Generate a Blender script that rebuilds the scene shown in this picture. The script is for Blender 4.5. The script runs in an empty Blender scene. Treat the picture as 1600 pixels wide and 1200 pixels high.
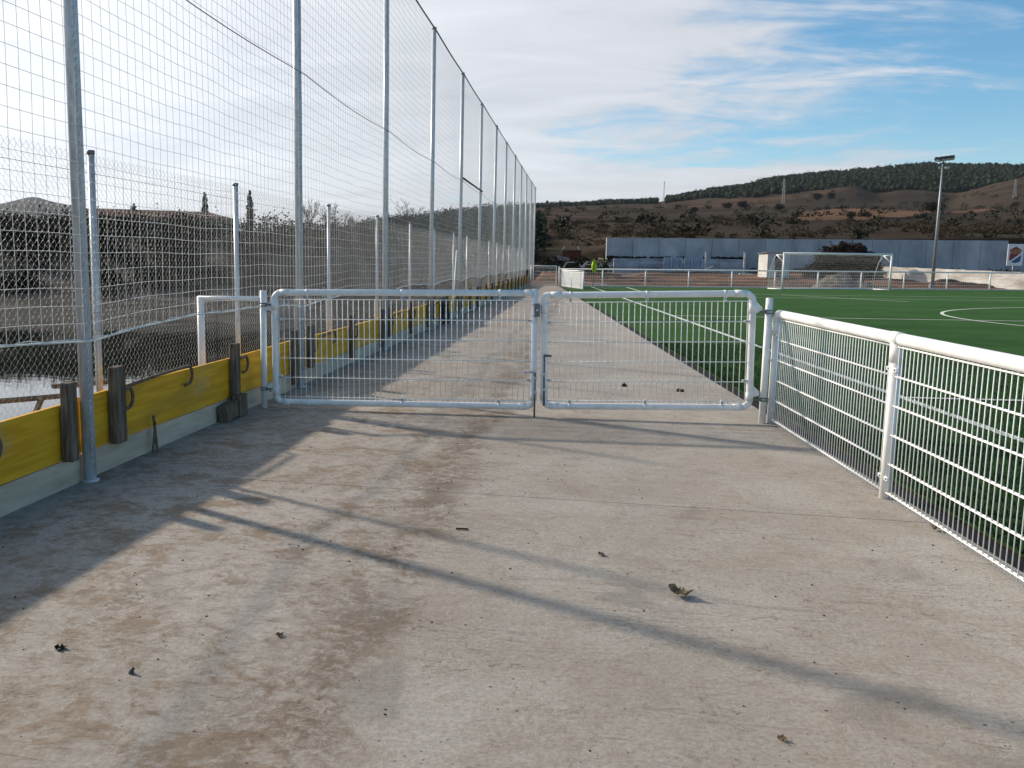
import bpy, math, random
import numpy as np
from mathutils import Vector, Matrix, noise as mnoise

# ------------------------------------------------------------------ camera, sky, sun
S = bpy.context.scene
col = S.collection
CAMH = 1.5
CR = np.array([0.98125, 0.19254, 0.00839])
CU = np.array([-0.0345, 0.13266, 0.99056])
CF = np.array([-0.18961, 0.97228, -0.13681])
FPX, CX, CY = 1402.3, 632.0, 600.0
cam = bpy.data.cameras.new('camera'); camo = bpy.data.objects.new('camera', cam); col.objects.link(camo)
M = Matrix(((CR[0], CU[0], -CF[0], 0), (CR[1], CU[1], -CF[1], 0), (CR[2], CU[2], -CF[2], CAMH), (0, 0, 0, 1)))
camo.matrix_world = M
cam.sensor_fit = 'HORIZONTAL'; cam.sensor_width = 36.0; cam.lens = FPX / 1600 * 36
cam.shift_x = (800 - CX) / 1600.0
cam.clip_start = 0.05; cam.clip_end = 30000
S.camera = camo
S.view_settings.view_transform = 'Standard'; S.view_settings.look = 'None'
S.view_settings.exposure = 0.22; S.view_settings.gamma = 1.0

SUN_EL = math.radians(26.0)
SUN_H = Vector((-0.894, 0.447))                 # horizontal direction towards the sun
SUN_AZ = math.atan2(SUN_H.x, SUN_H.y)           # clockwise from +Y
sdir = Vector((SUN_H.x * math.cos(SUN_EL), SUN_H.y * math.cos(SUN_EL), math.sin(SUN_EL))).normalized()
sl = bpy.data.lights.new('sun', 'SUN'); so = bpy.data.objects.new('sun', sl); col.objects.link(so)
sl.energy = 4.8; sl.angle = math.radians(1.9); sl.color = (1.0, 0.88, 0.73)
so.rotation_euler = sdir.to_track_quat('Z', 'Y').to_euler()
so.location = (-30, 20, 40)

W = bpy.data.worlds.new('World'); S.world = W; W.use_nodes = True
def build_world():
    nt = W.node_tree; N = nt.nodes; L = nt.links
    for n in list(N): N.remove(n)
    out = N.new('ShaderNodeOutputWorld'); bg = N.new('ShaderNodeBackground'); bg.inputs['Strength'].default_value = 0.12
    L.new(bg.outputs[0], out.inputs[0])
    sky = N.new('ShaderNodeTexSky'); sky.sky_type = 'NISHITA'; sky.sun_disc = False
    sky.sun_elevation = SUN_EL; sky.sun_rotation = SUN_AZ; sky.air_density = 1.0; sky.dust_density = 0.1; sky.ozone_density = 3.0; sky.altitude = 500
    tc = N.new('ShaderNodeTexCoord')
    def math_(op, a, b=None, c=None, clamp=False):
        n = N.new('ShaderNodeMath'); n.operation = op; n.use_clamp = clamp
        for i, v in enumerate((a, b, c)):
            if v is None: continue
            if isinstance(v, (int, float)): n.inputs[i].default_value = v
            else: L.new(v, n.inputs[i])
        return n.outputs[0]
    sep = N.new('ShaderNodeSeparateXYZ'); L.new(tc.outputs['Generated'], sep.inputs[0])
    zz = math_('ADD', math_('MAXIMUM', sep.outputs[2], 0.0), 0.16)
    px = math_('DIVIDE', sep.outputs[0], zz); py = math_('DIVIDE', sep.outputs[1], zz)
    cmb = N.new('ShaderNodeCombineXYZ'); L.new(px, cmb.inputs[0]); L.new(py, cmb.inputs[1])
    mp = N.new('ShaderNodeMapping'); mp.inputs['Rotation'].default_value = (0, 0, math.radians(-22)); mp.inputs['Scale'].default_value = (0.55, 1.25, 1)
    mp.inputs['Location'].default_value = (3.1, 1.7, 0)
    L.new(cmb.outputs[0], mp.inputs[0])
    def nz(scale, detail, rough, dist, w=0.0):
        n = N.new('ShaderNodeTexNoise'); n.inputs['Scale'].default_value = scale; n.inputs['Detail'].default_value = detail
        n.inputs['Roughness'].default_value = rough; n.inputs['Distortion'].default_value = dist
        L.new(mp.outputs[0], n.inputs['Vector']); return n.outputs[0]
    n1 = nz(0.9, 8, 0.58, 0.5); n2 = nz(3.2, 9, 0.62, 0.8); n3 = nz(0.45, 3, 0.5, 0.2)
    # thin cloud is thicker towards the sun's side of the sky
    g = math_('ADD', math_('MULTIPLY', sep.outputs[0], SUN_H.x), math_('MULTIPLY', sep.outputs[1], SUN_H.y))
    cov = math_('ADD', math_('MULTIPLY', g, 1.35), math_('MULTIPLY', math_('SUBTRACT', n1, 0.5), 2.3))
    cov = math_('ADD', cov, math_('MULTIPLY', math_('SUBTRACT', n2, 0.5), 1.1))
    mr = N.new('ShaderNodeMapRange'); mr.interpolation_type = 'SMOOTHSTEP'
    mr.inputs['From Min'].default_value = 0.06; mr.inputs['From Max'].default_value = 0.56
    L.new(cov, mr.inputs['Value'])
    mask = math_('MULTIPLY', mr.outputs[0], 0.93)
    # cloud brightness: forward scattering around the sun, a little body from noise
    dt = N.new('ShaderNodeVectorMath'); dt.operation = 'DOT_PRODUCT'; L.new(tc.outputs['Generated'], dt.inputs[0]); dt.inputs[1].default_value = sdir
    fs = math_('POWER', math_('MAXIMUM', dt.outputs['Value'], 0.0), 3.0)
    br = math_('ADD', math_('MULTIPLY', fs, 4.2), 5.2)
    br = math_('MULTIPLY', br, math_('ADD', math_('MULTIPLY', n3, 0.55), math_('ADD', 0.52, math_('MULTIPLY', n2, 0.42))))
    cc = N.new('ShaderNodeCombineXYZ')
    L.new(math_('MULTIPLY', br, 0.965), cc.inputs[0]); L.new(math_('MULTIPLY', br, 0.985), cc.inputs[1]); L.new(math_('MULTIPLY', br, 1.04), cc.inputs[2])
    mix = N.new('ShaderNodeMix'); mix.data_type = 'RGBA'
    L.new(mask, mix.inputs[0]); hs = N.new('ShaderNodeHueSaturation'); hs.inputs['Saturation'].default_value = 1.22; hs.inputs['Hue'].default_value = 0.49; L.new(sky.outputs[0], hs.inputs['Color']); L.new(hs.outputs[0], mix.inputs[6]); L.new(cc.outputs[0], mix.inputs[7])
    L.new(mix.outputs[2], bg.inputs['Color'])
build_world()

# ------------------------------------------------------------------ pixel helper (photo pixel -> real point at a real distance)
CAMP = np.array([0, 0, CAMH])
def ray(u, v): return CF + CR * (u - CX) / FPX - CU * (v - CY) / FPX
def atY(u, v, Y): d = ray(u, v); return CAMP + d * (Y / d[1])
def atX(u, v, X): d = ray(u, v); return CAMP + d * (X / d[0])
def atZ(u, v, z=0.0): d = ray(u, v); return CAMP + d * ((z - CAMH) / d[2])
def horiz(u):
    d = ray(u, 407.0); return d[:2] / np.linalg.norm(d[:2])
def elev(u, v):
    d = ray(u, v); return float(d[2] / math.hypot(d[0], d[1]))     # tangent of the elevation angle
def horizon_y(u): return 406.4 + 0.0085 * (u - CX)

random.seed(7); rng = np.random.default_rng(7)

# ------------------------------------------------------------------ mesh builder
class MB:
    def __init__(s): s.v = []; s.f = []; s.n = 0
    def add(s, verts, faces):
        o = s.n; s.v.extend([tuple(map(float, p)) for p in verts]); s.f.extend([tuple(i + o for i in f) for f in faces]); s.n += len(verts)
    def box(s, c, d, rz=0.0, rx=0.0, ry=0.0, taper=1.0):
        R = Matrix.Rotation(rz, 3, 'Z') @ Matrix.Rotation(ry, 3, 'Y') @ Matrix.Rotation(rx, 3, 'X'); h = [k / 2 for k in d]
        vs = []
        for z in (-1, 1):
            t = taper if z > 0 else 1.0
            for x, y in ((-1, -1), (1, -1), (1, 1), (-1, 1)): vs.append(Vector(c) + R @ Vector((x * h[0] * t, y * h[1] * t, z * h[2])))
        s.add(vs, [(3, 2, 1, 0), (4, 5, 6, 7), (0, 1, 5, 4), (1, 2, 6, 5), (2, 3, 7, 6), (3, 0, 4, 7)]); return s
    def tube(s, pts, r, n=8, cap=True, closed=False):
        P = [Vector(p) for p in pts]; m = len(P); rs = r if isinstance(r, (list, tuple)) else [r] * m
        rings = []; prev = None
        for i, p in enumerate(P):
            if closed: t = (P[(i + 1) % m] - P[i - 1])
            elif i == 0: t = P[1] - P[0]
            elif i == m - 1: t = P[-1] - P[-2]
            else: t = (P[i + 1] - P[i]).normalized() + (P[i] - P[i - 1]).normalized()
            t.normalize()
            if prev is None:
                a = Vector((0, 0, 1)) if abs(t.z) < 0.9 else Vector((1, 0, 0)); x = t.cross(a).normalized()
            else:
                x = prev - t * prev.dot(t)
                x = x.normalized() if x.length > 1e-6 else t.orthogonal().normalized()
            prev = x; y = t.cross(x)
            rings.append([p + (x * math.cos(2 * math.pi * k / n) + y * math.sin(2 * math.pi * k / n)) * rs[i] for k in range(n)])
        vs = [q for rg in rings for q in rg]; fs = []
        for i in range(m if closed else m - 1):
            j = (i + 1) % m
            for k in range(n): fs.append((i * n + k, i * n + (k + 1) % n, j * n + (k + 1) % n, j * n + k))
        if cap and not closed: fs += [tuple(range(n - 1, -1, -1)), tuple((m - 1) * n + k for k in range(n))]
        s.add(vs, fs); return s
    def prism(s, poly, z0, z1):
        n = len(poly); vs = [(x, y, z0) for x, y in poly] + [(x, y, z1) for x, y in poly]
        s.add(vs, [tuple(range(n - 1, -1, -1)), tuple(range(n, 2 * n))] + [(i, (i + 1) % n, n + (i + 1) % n, n + i) for i in range(n)]); return s
    def mesh(s, name, mat, smooth=False):
        me = bpy.data.meshes.new(name); me.from_pydata(s.v, [], s.f); me.update()
        if mat: me.materials.append(mat)
        if smooth: me.shade_smooth()
        return me
    def build(s, name, mat, parent=None, smooth=False):
        return link(name, s.mesh(name, mat, smooth), parent)
def link(name, me, parent=None, loc=None, rz=None):
    o = bpy.data.objects.new(name, me); col.objects.link(o)
    if parent: o.parent = parent
    if loc is not None: o.location = loc
    if rz is not None: o.rotation_euler = (0, 0, rz)
    return o
def np_mesh(name, V, F, mat, smooth=False):
    """fast mesh from numpy arrays, F all the same length"""
    me = bpy.data.meshes.new(name); V = np.asarray(V, np.float32); F = np.asarray(F, np.int32); k = F.shape[1]
    me.vertices.add(len(V)); me.vertices.foreach_set('co', V.ravel())
    me.loops.add(F.size); me.loops.foreach_set('vertex_index', F.ravel())
    me.polygons.add(len(F)); me.polygons.foreach_set('loop_start', np.arange(0, F.size, k, dtype=np.int32))
    me.update(calc_edges=True); me.validate()
    if mat: me.materials.append(mat)
    if smooth: me.shade_smooth()
    return me
def strands(paths, r, n=3):
    """many polylines of equal length: (m, k, 3) -> n-sided tubes, numpy"""
    P = np.asarray(paths, float); m, k, _ = P.shape
    T = np.zeros_like(P); T[:, 1:-1] = P[:, 2:] - P[:, :-2]; T[:, 0] = P[:, 1] - P[:, 0]; T[:, -1] = P[:, -1] - P[:, -2]
    T /= np.linalg.norm(T, axis=2, keepdims=True) + 1e-9
    A = np.where(np.abs(T[..., 2:3]) < 0.9, np.array([0, 0, 1.0]), np.array([1.0, 0, 0]))
    X = np.cross(T, A); X /= np.linalg.norm(X, axis=2, keepdims=True) + 1e-9; Y = np.cross(T, X)
    V = np.stack([P + r * (X * math.cos(2 * math.pi * a / n) + Y * math.sin(2 * math.pi * a / n)) for a in range(n)], 2).reshape(-1, 3)
    b = (np.arange(m)[:, None, None] * k + np.arange(k - 1)[None, :, None]) * n; a = np.arange(n)[None, None, :]; a2 = (a + 1) % n
    F = np.stack([b + a, b + a2, b + n + a2, b + n + a], -1).reshape(-1, 4)
    return V, F
def join(parts):
    Vs, Fs, o = [], [], 0
    for V, F in parts: Vs.append(V); Fs.append(F + o); o += len(V)
    return np.concatenate(Vs), np.concatenate(Fs)
def tag(o, label=None, cat=None, group=None, kind=None):
    if label: o['label'] = label
    if cat: o['category'] = cat
    if group: o['group'] = group
    if kind: o['kind'] = kind
    return o
def empty(name, loc=(0, 0, 0), rz=0.0):
    o = bpy.data.objects.new(name, None); col.objects.link(o); o.location = loc; o.rotation_euler = (0, 0, rz); o.empty_display_size = 0.2; return o

# ------------------------------------------------------------------ materials
def mat(name, base, rough=0.6, metal=0.0, var=0.12, vscale=4.0, bump=0.0, bscale=30.0, base2=None, spec=0.5, coat=0.0, stretch=None, detail=5):
    m = bpy.data.materials.new(name); m.use_nodes = True; nt = m.node_tree; N = nt.nodes; L = nt.links
    b = N['Principled BSDF']; b.inputs['Roughness'].default_value = rough; b.inputs['Metallic'].default_value = metal
    b.inputs['Specular IOR Level'].default_value = spec if rough < 0.8 else min(spec, 0.1)
    if coat: b.inputs['Coat Weight'].default_value = coat
    tc = N.new('ShaderNodeTexCoord'); vec = tc.outputs['Object']
    if stretch:
        mp = N.new('ShaderNodeMapping'); mp.inputs['Scale'].default_value = stretch; L.new(vec, mp.inputs[0]); vec = mp.outputs[0]
    n = N.new('ShaderNodeTexNoise'); n.inputs['Scale'].default_value = vscale; n.inputs['Detail'].default_value = detail; n.inputs['Roughness'].default_value = 0.62
    L.new(vec, n.inputs['Vector'])
    r = N.new('ShaderNodeValToRGB'); r.color_ramp.elements[0].position = 0.32; r.color_ramp.elements[1].position = 0.68
    c = np.array(base); lo = c * (1 - var); hi = np.array(base2) if base2 is not None else np.minimum(c * (1 + var), 1)
    r.color_ramp.elements[0].color = (*lo, 1); r.color_ramp.elements[1].color = (*hi, 1)
    L.new(n.outputs[0], r.inputs[0]); L.new(r.outputs[0], b.inputs['Base Color'])
    if bump:
        n2 = N.new('ShaderNodeTexNoise'); n2.inputs['Scale'].default_value = bscale; n2.inputs['Detail'].default_value = 4; L.new(vec, n2.inputs['Vector'])
        bp = N.new('ShaderNodeBump'); bp.inputs['Strength'].default_value = bump; bp.inputs['Distance'].default_value = 0.02
        L.new(n2.outputs[0], bp.inputs['Height']); L.new(bp.outputs[0], b.inputs['Normal'])
    return m
MT = {
 'white': mat('white_paint', (0.82, 0.82, 0.81), 0.38, var=0.10, vscale=9, bump=0.06, bscale=60),
 'wire': mat('white_coated_wire', (0.84, 0.84, 0.83), 0.42, var=0.05),
 'galv': mat('galvanised_steel', (0.56, 0.59, 0.62), 0.42, metal=0.2, var=0.22, vscale=9, stretch=(3, 3, 0.7), bump=0.08, bscale=50),
 'chain': mat('galvanised_wire', (0.27, 0.28, 0.28), 0.5, metal=0.4, var=0.1),
 'steel': mat('dark_zinc_steel', (0.16, 0.17, 0.19), 0.42, metal=0.7, var=0.2, vscale=30),
 'cable': mat('steel_cable', (0.10, 0.10, 0.11), 0.5, metal=0.5),
 'net': mat('white_net_cord', (0.76, 0.76, 0.74), 0.8, var=0.05),
 'black': mat('black_plastic', (0.020, 0.021, 0.022), 0.8, var=0.2, spec=0.15),
 'stake': mat('weathered_stake_timber', (0.15, 0.115, 0.085), 0.9, var=0.55, vscale=6, stretch=(7, 7, 0.7), bump=0.8, bscale=22, base2=(0.27, 0.215, 0.165)),
 'rust': mat('rusty_bar', (0.19, 0.14, 0.105), 0.8, metal=0.25, var=0.4, vscale=25, bump=0.4, bscale=80),
 'rust_red': mat('rusty_red_plate', (0.11, 0.035, 0.022), 0.85, var=0.5, vscale=3, bump=0.4, bscale=12),
 'mortar': mat('pale_timber', (0.52, 0.43, 0.32), 0.85, var=0.25, vscale=3, stretch=(1, 0.35, 2), bump=0.2, bscale=25, base2=(0.66, 0.57, 0.45)),
 'lamp': mat('grey_post_steel', (0.26, 0.27, 0.27), 0.5, metal=0.4, var=0.15),
 'wall': mat('pale_rendered_wall', (0.40, 0.41, 0.44), 0.9, var=0.28, vscale=0.6, stretch=(1, 1, 0.5), bump=0.2, bscale=5, base2=(0.52, 0.53, 0.56)),
 'wall_low': mat('stained_lower_wall', (0.27, 0.30, 0.36), 0.9, var=0.45, vscale=0.9, stretch=(0.5, 1, 2.5), base2=(0.50, 0.53, 0.60)),
 'whitewash': mat('flaking_whitewash', (0.40, 0.36, 0.31), 0.9, var=0.40, vscale=0.9, stretch=(1, 0.5, 2), bump=0.4, bscale=6, base2=(0.54, 0.53, 0.51)),
 'hut': mat('hut_whitewash', (0.52, 0.52, 0.50), 0.85, var=0.18, vscale=1.5),
 'blue_sheet': mat('blue_sheet_metal', (0.24, 0.31, 0.44), 0.5, metal=0.1, var=0.2, vscale=2, base2=(0.36, 0.42, 0.53)),
 'tile': mat('red_roof_tile', (0.12, 0.068, 0.055), 0.9, var=0.3, vscale=2, bump=0.4, bscale=8),
 'ochre': mat('ochre_wall', (0.30, 0.26, 0.20), 0.9, var=0.15, vscale=0.8),
 'glass': mat('dark_glass', (0.02, 0.025, 0.03), 0.1),
 'gravel': mat('grey_gravel', (0.095, 0.086, 0.076), 0.95, var=0.5, vscale=3, bump=1.0, bscale=9, base2=(0.17, 0.155, 0.135)),
 'flag': mat('yellow_green_flag', (0.55, 0.70, 0.03), 0.8, var=0.1),
 'jacket': mat('dark_cloth', (0.018, 0.018, 0.022), 0.9, var=0.3, base2=(0.10, 0.10, 0.10), vscale=9),
 'dry_leaf': mat('dry_brown_leaf', (0.17, 0.11, 0.06), 0.85, var=0.5, vscale=40, base2=(0.40, 0.30, 0.18)),
 'crumb': mat('dark_soil_crumb', (0.045, 0.033, 0.024), 0.95, var=0.5, vscale=20),
 'red': mat('crest_red', (0.26, 0.035, 0.03), 0.6), 'blue': mat('crest_blue', (0.05, 0.11, 0.28), 0.6), 'gold': mat('crest_gold', (0.42, 0.22, 0.06), 0.6),
 'line': mat('white_line_fibre', (0.62, 0.66, 0.60), 0.9, var=0.15, vscale=20),
 'bark': mat('bark', (0.07, 0.055, 0.045), 0.95, var=0.3, vscale=10),
 'debris_white': mat('pale_debris', (0.55, 0.55, 0.53), 0.8, var=0.2), 'debris_grey': mat('grey_debris', (0.22, 0.21, 0.20), 0.9, var=0.4),
 'yellow_plastic': mat('yellow_plastic', (0.55, 0.40, 0.04), 0.6), 'lampglass': mat('lamp_lens', (0.5, 0.5, 0.5), 0.2),
}
def leafmat(name, a, b, rough=0.7, trans=0.15):
    m = bpy.data.materials.new(name); m.use_nodes = True; nt = m.node_tree; N = nt.nodes; L = nt.links; p = N['Principled BSDF']
    p.inputs['Roughness'].default_value = rough; p.inputs['Specular IOR Level'].default_value = 0.06
    g = N.new('ShaderNodeNewGeometry'); r = N.new('ShaderNodeValToRGB'); r.color_ramp.elements[0].color = (*a, 1); r.color_ramp.elements[1].color = (*b, 1)
    L.new(g.outputs['Random Per Island'], r.inputs[0]); L.new(r.outputs[0], p.inputs['Base Color'])
    return m
MT['scrub'] = leafmat('dark_scrub_leaf', (0.008, 0.011, 0.007), (0.024, 0.026, 0.014))
MT['dryscrub'] = leafmat('dry_scrub_leaf', (0.028, 0.022, 0.013), (0.075, 0.056, 0.031))
MT['pine'] = leafmat('pine_crown', (0.010, 0.017, 0.010), (0.028, 0.040, 0.020))
MT['cypress'] = leafmat('cypress_leaf', (0.010, 0.018, 0.010), (0.03, 0.042, 0.022))
MT['brush'] = leafmat('brushwood', (0.022, 0.015, 0.010), (0.060, 0.040, 0.028))
MT['weed'] = leafmat('dry_weed', (0.10, 0.06, 0.035), (0.22, 0.15, 0.085))
MT['blade'] = leafmat('grass_blade', (0.005, 0.020, 0.005), (0.020, 0.064, 0.016))

def nodes_for(name, rough):
    m = bpy.data.materials.new(name); m.use_nodes = True; nt = m.node_tree
    p = nt.nodes['Principled BSDF']; p.inputs['Roughness'].default_value = rough; p.inputs['Specular IOR Level'].default_value = 0.05 if rough > 0.9 else 0.2
    N, L = nt.nodes, nt.links
    tc = N.new('ShaderNodeTexCoord')
    def mapping(scale=(1, 1, 1), rot=(0, 0, 0), loc=(0, 0, 0)):
        n = N.new('ShaderNodeMapping'); n.inputs['Scale'].default_value = scale; n.inputs['Rotation'].default_value = rot; n.inputs['Location'].default_value = loc
        L.new(tc.outputs['Object'], n.inputs[0]); return n.outputs[0]
    def noise(v, scale, detail=6, rough=0.6, dist=0.0):
        n = N.new('ShaderNodeTexNoise'); n.inputs['Scale'].default_value = scale; n.inputs['Detail'].default_value = detail
        n.inputs['Roughness'].default_value = rough; n.inputs['Distortion'].default_value = dist
        if v is not None: L.new(v, n.inputs['Vector'])
        return n.outputs[0]
    def mr(v, a, b, c=0.0, d=1.0, smooth=True):
        n = N.new('ShaderNodeMapRange'); n.interpolation_type = 'SMOOTHSTEP' if smooth else 'LINEAR'
        for k, x in zip(('From Min', 'From Max', 'To Min', 'To Max'), (a, b, c, d)): n.inputs[k].default_value = x
        L.new(v, n.inputs['Value']); return n.outputs[0]
    def mth(op, a, b=None, clamp=False):
        n = N.new('ShaderNodeMath'); n.operation = op; n.use_clamp = clamp
        for i, v in enumerate((a, b)):
            if v is None: continue
            if isinstance(v, (int, float)): n.inputs[i].default_value = v
            else: L.new(v, n.inputs[i])
        return n.outputs[0]
    def mixc(fac, a, b):
        n = N.new('ShaderNodeMix'); n.data_type = 'RGBA'
        for i, v in ((0, fac), (6, a), (7, b)):
            if isinstance(v, (tuple, list)): n.inputs[i].default_value = (*v, 1)
            elif isinstance(v, (int, float)): n.inputs[i].default_value = v
            else: L.new(v, n.inputs[i])
        return n.outputs[2]
    def bump(h, strength, dist=0.02, prev=None):
        n = N.new('ShaderNodeBump'); n.inputs['Strength'].default_value = strength; n.inputs['Distance'].default_value = dist
        L.new(h, n.inputs['Height'])
        if prev: L.new(prev, n.inputs['Normal'])
        return n.outputs[0]
    def vor(v, scale, feat='F1'):
        n = N.new('ShaderNodeTexVoronoi'); n.inputs['Scale'].default_value = scale; n.feature = feat; L.new(v, n.inputs['Vector']); return n.outputs['Distance']
    return m, p, tc, L, N, mapping, noise, mr, mth, mixc, bump, vor

def concrete():
    m, p, tc, L, N, mapping, noise, mr, mth, mixc, bump, vor = nodes_for('poured_concrete', 0.82)
    v = mapping(); sep = N.new('ShaderNodeSeparateXYZ'); L.new(v, sep.inputs[0])
    big = noise(v, 0.7, 5, 0.6, 0.4); fine = noise(v, 45, 5, 0.7); grit = mth('SUBTRACT', noise(v, 18.0, 9, 0.78, 0.6), 0.5); mid = mth('ADD', noise(v, 2.6, 9, 0.70, 0.9), mth('MULTIPLY', grit, 0.55))
    c = mixc(mr(big, 0.35, 0.65), (0.352, 0.315, 0.268), (0.425, 0.392, 0.347))
    # scuffed, brown-stained strip on the fence side, smoother trowelled strip beyond it
    wob = mth('MULTIPLY', mth('SUBTRACT', noise(v, 0.9, 4, 0.6), 0.5), 0.7)
    xw = mth('ADD', sep.outputs[0], wob)
    left = mr(xw, -1.15, -0.45, 1.0, 0.0)
    stain = mth('MULTIPLY', mr(mid, 0.47, 0.62), mth('ADD', mth('MULTIPLY', left, 0.52), 0.24))
    c = mixc(stain, c, (0.225, 0.155, 0.095))
    edge = mth('MULTIPLY', mth('MULTIPLY', mr(xw, -1.25, -0.86), mr(xw, -0.80, -0.62, 1.0, 0.0)), mr(mth('ADD', noise(v, 1.7, 9, 0.75, 0.9), mth('MULTIPLY', grit, 0.7)), 0.40, 0.58))
    c = mixc(mth('MULTIPLY', edge, 0.75), c, (0.130, 0.090, 0.060))
    # broom drags and tyre scuffs across the path
    st = mapping((1.1, 5.5, 1), (0, 0, math.radians(-14))); sk = noise(st, 3.4, 9, 0.72, 1.0)
    c = mixc(mth('MULTIPLY', mr(sk, 0.56, 0.70), mth('ADD', mth('MULTIPLY', left, 0.45), 0.30)), c, (0.125, 0.092, 0.066))
    st2 = mapping((0.8, 9.0, 1), (0, 0, math.radians(8)), (4, 2, 0)); sk2 = noise(st2, 2.0, 8, 0.75, 1.4)
    c = mixc(mth('MULTIPLY', mr(sk2, 0.56, 0.66), mr(sep.outputs[1], 6.0, 11.0, 0.30, 0.75)), c, (0.100, 0.078, 0.060))
    damp = mr(noise(v, 1.05, 4, 0.55, 1.2), 0.58, 0.70); c = mixc(mth('MULTIPLY', damp, 0.42), c, (0.150, 0.130, 0.112))
    pale = mr(noise(mapping((1, 1, 1), (0, 0, 0.4), (9, 5, 0)), 1.5, 6, 0.6, 0.6), 0.60, 0.74); c = mixc(mth('MULTIPLY', pale, 0.30), c, (0.44, 0.42, 0.39))
    # blotchy fine mottling, thin scratches, then soil specks in drifts
    mot = noise(v, 9.0, 8, 0.72, 0.4); c = mixc(mth('MULTIPLY', mr(mot, 0.46, 0.66), mth('ADD', mth('MULTIPLY', left, 0.40), 0.12)), c, (0.175, 0.125, 0.082))
    c = mixc(mth('MULTIPLY', mr(noise(mapping((1, 1, 1), (0, 0, 0.7), (7, 2, 0)), 16.0, 6, 0.7), 0.55, 0.70), 0.35), c, (0.40, 0.375, 0.335))
    def scratch(scale, rot, st_, off, wd_, lo, hi, amt, dark):
        nonlocal c
        n_ = noise(mapping(st_, (0, 0, rot), off), scale, 5, 0.62, 1.6); ln = mr(mth('ABSOLUTE', mth('SUBTRACT', n_, 0.5)), 0.0, wd_, 1.0, 0.0)
        c = mixc(mth('MULTIPLY', mth('MULTIPLY', ln, mr(noise(mapping((1, 1, 1), (0, 0, 0), off), 1.4, 6, 0.7), lo, hi)), amt), c, dark)
    scratch(2.2, -0.2, (1, 3.0, 1), (1, 5, 0), 0.012, 0.47, 0.60, 0.75, (0.075, 0.055, 0.040)); scratch(4.0, 0.25, (1, 2.2, 1), (8, 1, 0), 0.014, 0.50, 0.62, 0.65, (0.085, 0.062, 0.045)); scratch(1.3, -0.5, (1.6, 1, 1), (3, 9, 0), 0.006, 0.50, 0.66, 0.55, (0.10, 0.075, 0.055))
    drift = noise(v, 1.6, 6, 0.7, 0.4)
    sp = mth('MULTIPLY', mr(vor(v, 26), 0.10, 0.17, 1.0, 0.0), mr(drift, 0.50, 0.64)); c = mixc(mth('MULTIPLY', sp, 0.8), c, (0.070, 0.052, 0.038))
    sp2 = mth('MULTIPLY', mr(vor(mapping((1, 1, 1), (0, 0, 1.1), (3, 3, 0)), 11), 0.055, 0.085, 1.0, 0.0), mr(noise(v, 1.1, 5, 0.7, 0.5), 0.44, 0.56))
    c = mixc(mth('MULTIPLY', sp2, 0.9), c, (0.05, 0.038, 0.03))
    c = mixc(mth('MULTIPLY', mr(fine, 0.40, 0.62), 0.34), c, (0.20, 0.165, 0.13))
    L.new(c, p.inputs['Base Color'])
    L.new(mr(damp, 0, 1, 0.86, 0.62), p.inputs['Roughness'])
    b = bump(mid, 0.35, 0.022); b = bump(sk, 0.40, 0.014, b); b = bump(fine, 0.5, 0.006, b); L.new(b, p.inputs['Normal'])
    return m
MT['concrete'] = concrete()

def earth(name, a, b, c3, sc=0.25):
    m, p, tc, L, N, mapping, noise, mr, mth, mixc, bump, vor = nodes_for(name, 0.95)
    v = mapping(); c = mixc(mr(noise(v, sc, 8, 0.65, 0.5), 0.38, 0.62), a, b)
    c = mixc(mth('MULTIPLY', mr(noise(v, sc * 6, 6, 0.7), 0.52, 0.68), 0.7), c, c3)
    L.new(c, p.inputs['Base Color']); L.new(bump(noise(v, 3.0, 8, 0.7), 0.8, 0.15), p.inputs['Normal']); return m
def ground_mat():
    # reddish builders' soil on the pitch side, grey gravel bank round the pond
    m, p, tc, L, N, mapping, noise, mr, mth, mixc, bump, vor = nodes_for('bare_ground', 0.95)
    v = mapping(); sep = N.new('ShaderNodeSeparateXYZ'); L.new(v, sep.inputs[0])
    soil = mixc(mr(noise(v, 0.3, 8, 0.65, 0.6), 0.40, 0.62), (0.075, 0.050, 0.036), (0.18, 0.098, 0.062))
    soil = mixc(mth('MULTIPLY', mr(noise(mapping((0.4, 2, 1)), 0.9, 7, 0.7), 0.5, 0.7), 0.7), soil, (0.085, 0.066, 0.050))
    grav = mixc(mr(noise(mapping((0.25, 1.3, 1)), 0.5, 8, 0.65, 0.3), 0.36, 0.64), (0.036, 0.034, 0.031), (0.088, 0.083, 0.076))
    side = mr(mth('ADD', sep.outputs[0], mth('MULTIPLY', noise(v, 0.2, 4), 3.0)), -4.5, -2.0)
    L.new(mixc(side, grav, soil), p.inputs['Base Color']); L.new(bump(noise(v, 4.0, 8, 0.7), 0.9, 0.12), p.inputs['Normal']); return m
MT['ground'] = ground_mat()
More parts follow.
